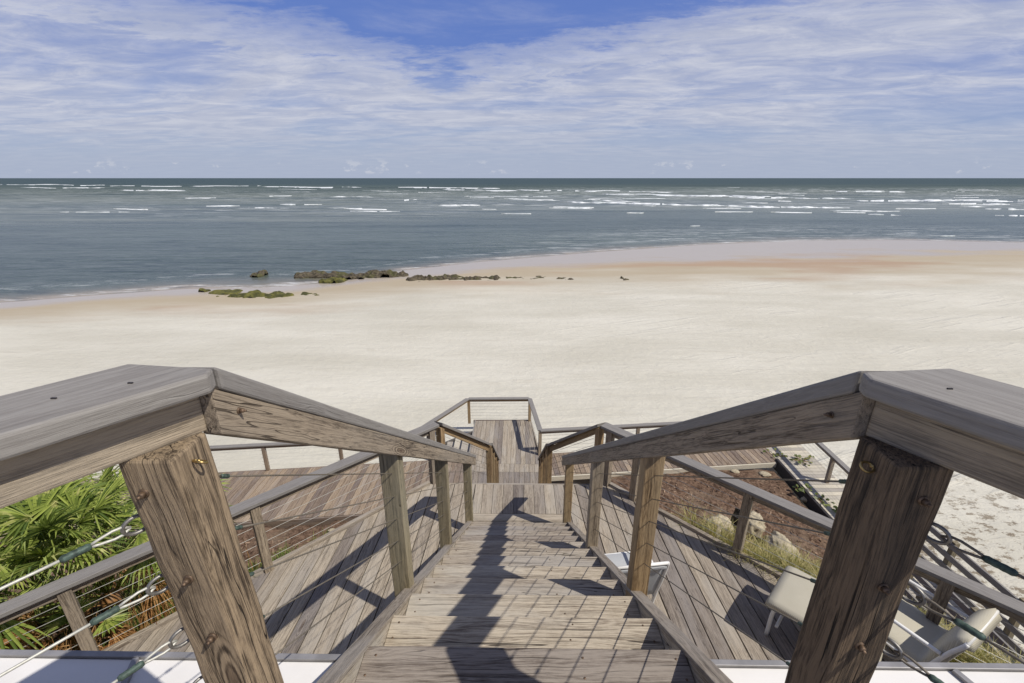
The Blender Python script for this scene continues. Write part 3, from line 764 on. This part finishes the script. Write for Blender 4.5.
# ------------------------------------------------------------------ patio chairs
def smooth_path(pts, n=6):
    """catmull-rom through pts"""
    P = [Vector(p) for p in pts]; P = [P[0]*2-P[1]]+P+[P[-1]*2-P[-2]]; out = []
    for i in range(1, len(P)-2):
        for k in range(n):
            t_ = k/n; a, b, c, d = P[i-1], P[i], P[i+1], P[i+2]
            out.append(.5*((2*b)+(c-a)*t_+(2*a-5*b+4*c-d)*t_*t_+(3*b-a-3*c+d)*t_**3))
    out.append(P[-2]); return out
def xf(loc, rz):
    Mx = Matrix.Translation(loc) @ Matrix.Rotation(rz, 4, 'Z')
    return lambda p: Mx @ Vector(p)
def sheet(mb, prof, x0, x1, T, th=.012, n=10, puff=0.):
    """fabric following a profile (y,z) list between x0 and x1"""
    m_ = len(prof); vs, fs = [], []
    for side_ in (0, 1):
        for i, (y, z) in enumerate(prof):
            a = prof[min(i+1, m_-1)]; b = prof[max(i-1, 0)]; nx_ = Vector((0, -(a[1]-b[1]), (a[0]-b[0]))).normalized()
            for k in range(n+1):
                x = x0+(x1-x0)*k/n
                e = math.sin(math.pi*k/n)**.5 if 0 < k < n else 0; e2 = min(1, (i+.0)/2, (m_-1-i)/2)
                off = (th/2+puff*e*e2)*(1 if side_ else -1)
                vs.append(T(Vector((x, y, z))+nx_*off))
    A = m_*(n+1)
    for i in range(m_-1):
        for k in range(n):
            a = i*(n+1)+k; q = (a, a+1, a+n+2, a+n+1); fs += [q[::-1], tuple(v+A for v in q)]
    for k in range(n):
        for i in (0, m_-1):
            a = i*(n+1)+k; fs.append((a, a+1, a+1+A, a+A))
    for i in range(m_-1):
        for k in (0, n):
            a = i*(n+1)+k; fs.append((a, a+n+1, a+n+1+A, a+A))
    mb.add(vs, fs, smooth=True)
def armchair(loc, rz, label, fabric='sling', back=.92, thick=.012):
    Tn = thing('patio_chair', loc, label, 'chair', 'white-framed patio chairs on the deck'); T = xf(loc, rz)
    # local: faces -y ; width along x
    for s in (-1, 1):
        x = s*.29
        pts = smooth_path([(x,-.30,.0),(x,-.31,.30),(x,-.30,.60),(x,-.24,.64),(x,.05,.635),(x,.24,.63)])
        mb = MB(); mb.tube([T(p) for p in pts], .016, 10); mb.build('arm_frame', M['frame'], Tn)
        pts = smooth_path([(x,.20,.0),(x,.16,.20),(x,.20,.42),(x,.27,.66),(x,.33,back-.03),(x*.96,.34,back)])
        mb = MB(); mb.tube([T(p) for p in pts], .016, 10); mb.build('rear_leg', M['frame'], Tn)
        mb = MB(); mb.tube([T((x*.97,-.30,.41)), T((x*.97,.20,.37))], .014, 8); mb.build('seat_rail', M['frame'], Tn)
    for (y, z) in ((-.30,.41),(.34,back),(.17,.18)):
        mb = MB(); mb.tube([T((-.285,y,z)), T((.285,y,z))], .014, 8); mb.build('cross_bar', M['frame'], Tn)
    prof = [(-.32,.40),(-.28,.425),(-.15,.415),(0,.39),(.12,.375),(.185,.40),(.22,.50),(.26,.64),(.30,.78),(.335,back-.01),(.35,back-.05)]
    mb = MB(); sheet(mb, prof, -.275, .275, T, thick, 12, thick*.35); mb.build('sling', M[fabric], Tn)
    return Tn
def lounge(loc, rz, label):
    Tn = thing('lounge_chair', loc, label, 'lounge chair', None); T = xf(loc, rz)
    for s in (-1, 1):
        x = s*.33
        mb = MB(); mb.tube([T(p) for p in smooth_path([(x,-.62,.36),(x,0,.34),(x,.42,.33),(x,.72,.62),(x,.95,.86)])], .017, 10); mb.build('side_rail', M['frame'], Tn)
        for y in (-.5, .36):
            mb = MB(); mb.tube([T((x,y,.35)), T((x*1.03,y-.04*(1 if y < 0 else -1),.0))], .017, 10); mb.build('leg', M['frame'], Tn)
        mb = MB(); mb.tube([T(p) for p in smooth_path([(x,-.30,.35),(x*1.06,-.30,.56),(x*1.06,-.1,.60),(x*1.06,.45,.58),(x,.56,.46)])], .015, 10); mb.build('armrest', M['frame'], Tn)
    mb = MB(); mb.tube([T((-.33,-.62,.36)), T((.33,-.62,.36))], .016, 8); mb.tube([T((-.33,.95,.86)), T((.33,.95,.86))], .016, 8); mb.build('cross_bar', M['frame'], Tn)
    mb = MB(); sheet(mb, [(-.66,.37),(-.62,.40),(-.5,.41),(-.25,.405),(0,.40),(.25,.395),(.38,.40),(.42,.42)], -.31, .31, T, .04, 12, .03); mb.build('seat_cushion', M['cushion'], Tn)
    mb = MB(); sheet(mb, [(.40,.37),(.44,.42),(.55,.52),(.70,.67),(.85,.82),(.97,.94),(1.0,.96)], -.31, .31, T, .05, 12, .035); mb.build('back_cushion', M['cushion'], Tn)
    return Tn
armchair((.98,3.38,ZD), R(188), 'white tubular patio chair with a blue-grey sling, tucked against the right side of the stairs')
def ottoman(loc, rz, label):
    Tn = thing('footstool', loc, label, 'footstool'); T = xf(loc, rz)
    for s in (-1, 1):
        mb = MB(); mb.tube([T(p) for p in smooth_path([(s*.25,-.26,0),(s*.25,-.25,.30),(s*.25,-.2,.36),(s*.25,.2,.36),(s*.25,.25,.30),(s*.25,.26,0)])], .018, 10); mb.build('leg_frame', M['frame'], Tn)
    mb = MB()
    for y in (-.2, .2): mb.tube([T((-.25,y,.15)), T((.25,y,.15))], .014, 8)
    mb.build('cross_bar', M['frame'], Tn)
    mb = MB(); sheet(mb, [(-.50,.37),(-.49,.39),(-.44,.40),(-.1,.40),(.24,.40),(.29,.39),(.30,.37)], -.30, .30, T, .05, 12, .03); mb.build('cushion', M['cushion'], Tn)
ottoman((2.72,3.14,ZD), R(45), 'beige cushioned footstool with a white frame, in front of the right newel')
armchair((3.38,2.87,ZD), R(210), 'white-framed chair with a thick rounded beige back cushion, right of the right newel', 'cushion', .84, .07)

# ------------------------------------------------------------------ plants
def frond(mb, base, dirv, petl, rad, up_tilt, blades=30, spread=R(150), droop=.25, rr=None, w=.016):
    base = Vector(base); d = Vector(dirv).normalized()
    hub = base+d*petl
    mb.tube([base, base.lerp(hub, .5)+Vector((0,0,petl*.04)), hub], [.008,.006,.005], 5, rnd=.6)
    side = d.cross(Vector((0,0,1))).normalized(); nrm = side.cross(d).normalized()
    # fan plane tilted from petiole
    fd = (d*math.cos(up_tilt)+nrm*-math.sin(up_tilt)).normalized(); fn = side.cross(fd).normalized()
    for i in range(blades):
        a = -spread+2*spread*i/(blades-1)+random.uniform(-.03,.03)
        bd = (fd*math.cos(a)+side*math.sin(a)+fn*random.uniform(-.09,.09)).normalized(); L = rad*(.72+.28*math.cos(a*.6))*random.uniform(.88,1.05)
        bs = bd.cross(fn).normalized(); r0 = random.random() if rr is None else random.uniform(*rr)
        fold = fn*.010
        pts = []
        for k, (t_, ww) in enumerate(((0,.25),(.35,1),(.7,.8),(1,.02))):
            c = hub+bd*L*t_+fn*(-.0)+Vector((0,0,-droop*L*t_*t_*t_*random.uniform(.7,1.3)))
            pts.append((c-bs*w*ww, c-fold*(1 if t_ < 1 else 0)+fn*0, c+bs*w*ww))
        vs = [p for q in pts for p in q]; fs = []
        for k in range(3):
            o = k*3; fs += [(o,o+1,o+4,o+3),(o+1,o+2,o+5,o+4)]
        mb.add(vs, fs, rnd=r0)
def palmetto(x, y, label, n=11, rad=.5, ndead=4, h=.7):
    z = bz(x, y); T = thing('palmetto', (x,y,z), label, 'palmetto', 'palmettos on the dune bank left of the deck')
    mb = MB(); pts = [(x,y,z-.1),(x+.04,y-.03,z+.15),(x,y,z+.3)]
    mb.tube(pts, [.07,.085,.06], 8, rnd=.3); mb.build('trunk', M['dead'], T)
    a0 = random.uniform(0, 6)
    for i in range(n):
        az = a0+i*2.4; el = R(random.uniform(30, 88)); d = Vector((math.cos(az)*math.cos(el), math.sin(az)*math.cos(el), math.sin(el)))
        mb = MB(); frond(mb, (x,y,z+.22), d, h*random.uniform(.7,1.15), rad*random.uniform(.7,1.15), R(random.uniform(5,70)), 24, R(random.uniform(75,135)), random.uniform(.1,.55), w=.0115); mb.build('frond', M['leaf'], T)
    for i in range(ndead):
        az = random.uniform(0, 6.3); el = R(random.uniform(-5, 25)); d = Vector((math.cos(az)*math.cos(el), math.sin(az)*math.cos(el), math.sin(el)))
        mb = MB(); frond(mb, (x,y,z+.25), d, h*.6, rad*.95, R(60), 16, R(70), 1.0, w=.006); mb.build('dead_frond', M['dead'], T)
PL = [(-4.45,3.35,'large palmetto with broad fans, nearest the left edge of the picture',20,.48,3,1.0),
      (-4.3,3.55,'bright green palmetto under the left cap rail beside the newel',22,.44,4,1.1),
      (-5.4,3.8,'palmetto at the left picture edge behind the front clump',18,.48,3,1.25),
      (-5.1,4.25,'palmetto at the back of the clump with upright fans',22,.48,3,1.45),
      (-3.95,2.95,'small low palmetto with orange dead fronds just outside the deck rail',2,.26,16,.35),
      (-6.0,4.9,'palmetto behind the left level rail, farthest left',14,.5,3,1.5),
      (-5.6,4.9,'palmetto farthest back in the clump, tops showing just under the left cap rail',14,.46,3,1.5),
      (-4.9,2.75,'palmetto at the bottom left by the deck rail with brown skirts',6,.38,10,.5),
      (-5.3,2.8,'palmetto at the bottom left corner, partly cut by the picture edge',12,.46,5,.9)]
for p in PL: palmetto(*p)
def blades(mb, x, y, z, n, h, spread, rnd=(0,1), w=.0035):
    for _ in range(n):
        a = random.uniform(0, 6.3); l = h*random.uniform(.5, 1.1); s_ = spread*random.uniform(.1, 1)
        b = Vector((x+random.uniform(-.04,.04), y+random.uniform(-.04,.04), z)); d = Vector((math.cos(a), math.sin(a), 0)); q = Vector((-d.y, d.x, 0))*w
        p1 = b+d*s_*.35+Vector((0,0,l*.6)); p2 = b+d*s_+Vector((0,0,l*(1-.35*s_/spread)))
        mb.add([b-q, b+q, p1+q*.8, p1-q*.8, p2], [(0,1,2,3),(3,2,4)], rnd=random.uniform(*rnd))
mb = MB()
for _ in range(620):
    # drift of grass outside the right deck edge
    k = random.random()**.7; x = 2.35+k*4.2+random.uniform(-.4,.4); off = random.uniform(.15, 1.7)*(0.3+1.1*k); 
    y = DEDGE-(x-CX)+off
    if y < 1.5 or y > 5.0+.1*x: continue
    if random.random() < .2: continue
    blades(mb, x, y, bz(x,y)-.03, 34, .50, .42, (0.1, 1) if random.random() < .8 else (0,.3))
tag(mb.build('beach_grass', M['grass']), 'dry yellow-green grass growing outside the right deck edge', 'grass', None, 'stuff')
mb = MB()
for _ in range(230):
    x = random.uniform(-6.2, -2.7); y = DEDGE+(x-CX)+random.uniform(.12, 2.2)
    if y < 1.4: continue
    if random.random() < .35 and x > -3.4: continue
    blades(mb, x, y, bz(x,y), 18, .3, .22, (0, .45), .004)
tag(mb.build('dune_grass', M['leaf']), 'green grass among the palmettos on the left dune bank', 'grass', None, 'stuff')
mb = MB()
for _ in range(26):
    x = random.uniform(-1.2, 3.2); y = 8.8+.114*x+random.uniform(-1.2,.8)
    if y+abs(x-CX) < 8.5: continue
    blades(mb, x, y, bz(x,y), 14, .14, .2, (.5, 1), .003)
tag(mb.build('dry_weeds', M['dead']), 'dry straw-coloured weeds in the mulch of the garden bed', 'weeds', None, 'stuff')

mb = MB()
for _ in range(420):
    x = random.uniform(-4.9, -3.1); y = DEDGE+(x-CX)+random.uniform(.05, .8); z = bz(x, y); a = random.uniform(-.35, .35); l = random.uniform(.2, .55)
    p = Vector((x, y, z)); q = p+Vector((a*l, random.uniform(-.3,.3)*l, l)); e = Vector((.0045, .001, 0))
    mb.add([p-e, p+e, q+e*.4, q-e*.4], [(0,1,2,3)], rnd=random.random())
tag(mb.build('dead_stalks', M['dead']), 'orange-brown dead leaf stalks standing under the palmettos', 'dead stalks', None, 'stuff')
def rock(name, x, y, z, sx_, sy_, sz_, m, label, cat, seed, group=None, sub=4, rough=.35, rz=0, flat=.3, freq=1.6):
    bm = bmesh.new(); bmesh.ops.create_icosphere(bm, subdivisions=sub, radius=1)
    for v in bm.verts:
        p = v.co.copy(); n = mnoise.fractal(p*freq+Vector((seed*7.3, seed, 0)), .8, 2.2, 5)
        c = mnoise.cell(p*1.8+Vector((seed,0,0)))*.12
        v.co = p*(1+rough*n+c)
        if v.co.z > .62: v.co.z = .62+(v.co.z-.62)*.35
    me = bpy.data.meshes.new(name); bm.to_mesh(me); bm.free()
    me.polygons.foreach_set('use_smooth', [True]*len(me.polygons)); me.materials.append(m)
    o = bpy.data.objects.new(name, me); C.objects.link(o); o.location = (x,y,z); o.scale = (sx_,sy_,sz_); o.rotation_euler = (0,0,rz)
    return tag(o, label, cat, group)
def gat(px, py, f=None):          # picture position -> point on the bank
    d = CM @ Vector(((px-512)/F, -(py-341.5)/F, -1)); d.normalize(); t_ = 2.
    while t_ < 40:
        p = d*t_
        if p.z < (bz(p.x, p.y) if f is None else f(p.x, p.y)): return p
        t_ += .03
    return d*20
for i, (px, py, a, b, c, lab) in enumerate([(717,536,.24,.19,.27,'tall pale yellow boulder beside the deck, left of the railing post'),(751,533,.22,.19,.24,'pale yellow boulder half hidden by the deck railing post'),
        (779,557,.33,.22,.22,'broad pale boulder in the dry grass right of the railing post'),(738,526,.12,.1,.26,'dark narrow stump-like rock between two pale boulders')]):
    p = gat(px, py)
    rock('boulder', p.x, p.y, p.z+.20, a*1.2, b*1.2, c*1.4, M['stone'] if i < 3 else M['reef'], lab, 'boulder', i+3, None, 4, .38, rz=i*.8)
for i, (px, py, r, lab) in enumerate([(735,472,.09,'small white stone in the mulch near the boardwalk'),(765,475,.11,'flat whitish stone near the corner of the boardwalk'),(332,531,.06,'white pebble in the mulch left of the stairs'),(808,500,.12,'little pale stone near the kerb of the side walk')]):
    p = gat(px, py); rock('stone', p.x, p.y, p.z+.02, r*1.3, r, r*.6, M['stone'], lab, 'stone', i+20, None, 3)
def seagrape(px, py, r, label, n=12):
    p = at(px, py, ZW+.0); T = thing('sea_grape', p, label, 'plant', 'sea grape seedlings on the side walk'); 
    st_ = MB(); lf = MB()
    for i in range(n):
        a = random.uniform(0, 6.3); q = r*random.uniform(.2, 1); h = random.uniform(.03,.15); c = p+Vector((math.cos(a)*q, math.sin(a)*q, h))
        st_.tube([p, c], .004, 5)
        nx_ = Vector((random.uniform(-.5,.5), random.uniform(-.7,.2), 1)).normalized(); u_ = nx_.orthogonal().normalized(); v_ = nx_.cross(u_); rr = random.uniform(.03,.055)
        lf.add([c+(u_*math.cos(k*.785)+v_*math.sin(k*.785))*rr+nx_*.006*(-1)**k for k in range(8)], [tuple(range(8))], rnd=random.random())
    st_.build('stem', M['dead'], T); lf.build('leaves', M['grape'], T)
for a in [(775,456,.30,'sea grape seedling at the corner where the boardwalks meet',12),(801,461,.36,'largest sea grape seedling in the middle of the side walk',22),(797,490,.22,'sea grape seedling against the kerb',10),
          (810,490,.16,'browner seedling just right of the one at the kerb',6),(822,503,.28,'loose seedling halfway down the side walk',10),(836,512,.20,'seedling lowest on the side walk beside the railing',8)]:
    seagrape(*a)

# ------------------------------------------------------------------ reef outcrops at the waterline
REEF = [(258,275,6,3.4,'reef','small round rock standing in the water left of the reef'),
 (320,276,22,2.6,'reef','low brown rock ledge at the left end of the reef, in the water'),(352,277,20,3.4,'reef','brown rock ledge in the middle of the left reef stretch'),(384,276,19,4.2,'reef','tallest brown rock of the left reef stretch, beside the gap'),
 (333,281,10,1.8,'algae','flat mossy rock at the foot of the left reef stretch'),
 (421,281,12,3.0,'reef','mossy rock just right of the reef gap'),(441,280,15,4.4,'reef','high mossy rock in the right reef stretch'),(464,281,15,4.2,'reef','mossy rock in the middle of the right reef stretch'),(487,281,14,3.6,'reef','last rock of the right reef stretch'),
 (517,280,8,1.8,'reef','low mossy rock on the sand right of the reef'),(546,281,13,2.4,'reef','pair-topped low rock on the sand right of the reef'),(566,281,7,1.6,'reef','small rock at the end of the low rocks on the sand'),
 (597.5,282,2.6,1.2,'reef','smallest lone stone on the wet sand'),(630,283,6,1.8,'reef','lone dark rock farthest right on the sand'),(393,288,4,1.0,'reef','little dark stone on the sand below the reef gap'),
 (225,293,14,1.6,'algae','flat green algae ledge nearest the left'),(256,297,28,3.0,'algae','long yellow-green algae ledge at the water edge'),(281,298,10,1.8,'algae','green algae patch at the right end of the long ledge'),
 (306,298,7,1.6,'algae','small green algae rock on the wet sand'),(324,298,9,1.1,'algae','thin flat algae rock on the wet sand'),(205,291,4,1.4,'algae','small dark rock in the shallows at the far left')]
for i, (px, py, hw, hh, mt, lab) in enumerate(REEF):
    p = at(px, py, SEA+.05); w = (at(px+hw, py, SEA+.05)-p).length; hgt = (.5 if i == 0 else .72)*hh*(1.9 if hw > 11 or i == 0 else 3.0)*p.length/F/1.05
    # craggy mound: height field with lots of lumps
    ny_, nx_ = 26, 60; dep = max(w*.42, 1.1 if hw > 5 else .5); w *= 1.3 if px < 505 else 1.5; hgt *= 1.0 if px < 405 else (.95 if px < 505 else 1.15)
    vs = []; 
    for j in range(ny_+1):
        for k in range(nx_+1):
            a = (k/nx_*2-1); b = (j/ny_*2-1); x = a*w; y = b*dep
            e = 1-(a*a)**1.5-(b*b)**1.2-.12+.95*mnoise.noise((x*.75+i*5, y*1.1, 3.1))+.4*mnoise.noise((x*2.1+i*5, y*2.1, 7))
            n_ = .62+1.0*mnoise.fractal(Vector((x*.7+i*9, y*.9, i)), .9, 2.1, 3)+.12*mnoise.noise((x*2.2, y*2.2, i))
            z = max(-.5, min(1., e*2.2)**.6*max(.02, n_)*hgt) if e > 0 else -.5
            yy = y+.12*mnoise.noise((x*2, y*2, 9))
            vs.append((x, yy, z))
    fs = [(j*(nx_+1)+k, j*(nx_+1)+k+1, (j+1)*(nx_+1)+k+1, (j+1)*(nx_+1)+k) for j in range(ny_) for k in range(nx_)]
    me = bpy.data.meshes.new('reef_rock'); me.from_pydata(vs, [], fs); me.materials.append(M[mt])
    o = bpy.data.objects.new('reef_rock', me); C.objects.link(o); o.location = p; tag(o, lab, 'rock', 'rocks of the reef at the waterline')

# ------------------------------------------------------------------ light and sky
sd = Vector((.675, -.345, 1)).normalized()
sun = bpy.data.lights.new('sun', 'SUN'); so = bpy.data.objects.new('sun', sun); C.objects.link(so)
sun.energy = 4.4; sun.angle = R(.53); sun.color = (1, .95, .87)
so.rotation_euler = sd.to_track_quat('Z', 'Y').to_euler()
w = bpy.data.worlds.new('World'); scene.world = w; w.use_nodes = True; t = NT(w.node_tree)
sky = t.n('ShaderNodeTexSky', sky_type='NISHITA', sun_disc=False, sun_elevation=math.asin(sd.z), sun_rotation=math.atan2(sd.x, sd.y), air_density=1.0, dust_density=.6, ozone_density=2.0)
g = t.n('ShaderNodeTexCoord').outputs['Generated']; s3 = t.n('ShaderNodeSeparateXYZ', {0: g})
yy = t.m('MAXIMUM', s3.outputs[1], .05)
U = t.m('DIVIDE', s3.outputs[0], yy); V = t.m('DIVIDE', s3.outputs[2], yy)
zz = t.m('ADD', t.m('MAXIMUM', s3.outputs[2], 0.), .07)
P = t.n('ShaderNodeCombineXYZ', {0: t.m('DIVIDE', s3.outputs[0], zz), 1: t.m('DIVIDE', s3.outputs[1], zz), 2: 0.}).outputs[0]
Pr = t.n('ShaderNodeVectorRotate', {'Vector': P, 'Angle': R(18)}, rotation_type='Z_AXIS').outputs[0]
st_ = t.noise(t.vm('MULTIPLY', Pr, (.45, 1.0, 1)), .8, 10, .62, .9)
st2 = t.noise(t.vm('MULTIPLY', P, (.8, 1.4, 1)), 2.4, 10, .68, .6)
big = t.noise(t.vm('MULTIPLY', P, (.5, .8, 1)), .55, 4, .55)
tip = t.m('ADD', .185, t.m('MULTIPLY', t.m('ABSOLUTE', t.m('ADD', U, .14)), .2))
dv = t.m('ADD', t.m('SUBTRACT', V, tip), t.m('ADD', t.m('MULTIPLY', t.m('SUBTRACT', st_, .5), .22), t.m('MULTIPLY', t.m('SUBTRACT', big, .5), .16)))
puff = t.noise(t.vm('MULTIPLY', P, (1.0, 1.5, 1)), 5.5, 7, .68)
dv = t.m('ADD', dv, t.m('MULTIPLY', t.m('SUBTRACT', st2, .5), .16))
dv = t.m('ADD', dv, t.m('MULTIPLY', t.m('SUBTRACT', puff, .5), .08))
blue = t.ss(dv, -.018, .045)                                     # the open wedge of blue
# thinner, bluer gap low on the right
gap = t.m('MULTIPLY', t.ss(t.m('ABSOLUTE', t.m('SUBTRACT', V, t.m('ADD', .075, t.m('MULTIPLY', U, .05)))), .055, .0), t.ss(U, .45, 1.0))
cl = t.m('ADD', t.m('MULTIPLY', st_, .75), t.m('ADD', t.m('MULTIPLY', st2, .22), t.m('MULTIPLY', big, .2)))
cover = t.ss(cl, .43, .66, .40, .95)
cover = t.m('MAXIMUM', cover, t.m('MULTIPLY', t.ss(t.m('ABSOLUTE', t.m('ADD', dv, .045)), .05, .0), .85))
cover = t.m('MULTIPLY', cover, t.m('SUBTRACT', 1., t.m('MULTIPLY', blue, .93)))
wisps = t.m('MULTIPLY', t.m('MULTIPLY', blue, t.ss(cl, .60, .80)), t.ss(U, .0, .5, .25, .8))
cover = t.m('ADD', cover, wisps)
cover = t.m('MULTIPLY', cover, t.m('SUBTRACT', 1., t.m('MULTIPLY', gap, .6)))
cover = t.m('MAXIMUM', cover, t.ss(t.m('ADD', s3.outputs[2], t.m('MULTIPLY', t.m('SUBTRACT', st_, .5), .3)), .38, .6, 0., .35))
cover = t.m('MAXIMUM', cover, t.ss(s3.outputs[1], .35, .1, 0., .3))
hz = t.ss(V, .14, .01)
# little cumulus heads low over the horizon
cu = t.noise(t.n('ShaderNodeCombineXYZ', {0: t.m('MULTIPLY', U, 30.), 1: t.m('MULTIPLY', V, 55.), 2: 0.}).outputs[0], 1.0, 6, .65)
cum = t.m('MULTIPLY', t.ss(t.m('ADD', cu, t.m('MULTIPLY', t.noise(t.n('ShaderNodeCombineXYZ', {0: t.m('MULTIPLY', U, 5.), 1: 3.7, 2: 0.}).outputs[0], 1.0, 2), .6)), .90, 1.0), t.m('MULTIPLY', t.ss(V, .006, .012), t.ss(V, .045, .022)))
ccol = t.mix(t.ss(st2, .35, .7), (5.1,5.5,6.9), (6.9,7.1,8.0))
ccol = t.mix(t.m('MULTIPLY', hz, .85), ccol, (4.3,4.95,6.4))
blues = t.mix(t.ss(V, .0, .26), (3.3,4.4,6.9), (.95,1.95,6.4))
base = t.mix(.75, sky.outputs[0], blues)
over = t.ss(s3.outputs[2], .33, .55, 1., .5)
base = t.mix(1., base, t.n('ShaderNodeCombineColor', {0: over, 1: over, 2: over}).outputs[0], 'MULTIPLY')
ccol = t.mix(t.m('MULTIPLY', cum, .8), ccol, (6.3,6.6,7.5))
colr = t.mix(t.m('MINIMUM', t.m('MAXIMUM', cover, t.m('MULTIPLY', hz, .95)), 1.), base, ccol)
t.n('ShaderNodeOutputWorld', {0: t.n('ShaderNodeBackground', {'Color': colr, 'Strength': .09}).outputs[0]})
scene.view_settings.view_transform = 'Standard'; scene.view_settings.look = 'None'; scene.view_settings.exposure = 0.; scene.view_settings.gamma = 1
scene.view_settings.use_curve_mapping = False
for o in bpy.data.objects:
    if '_o' in o: del o['_o']
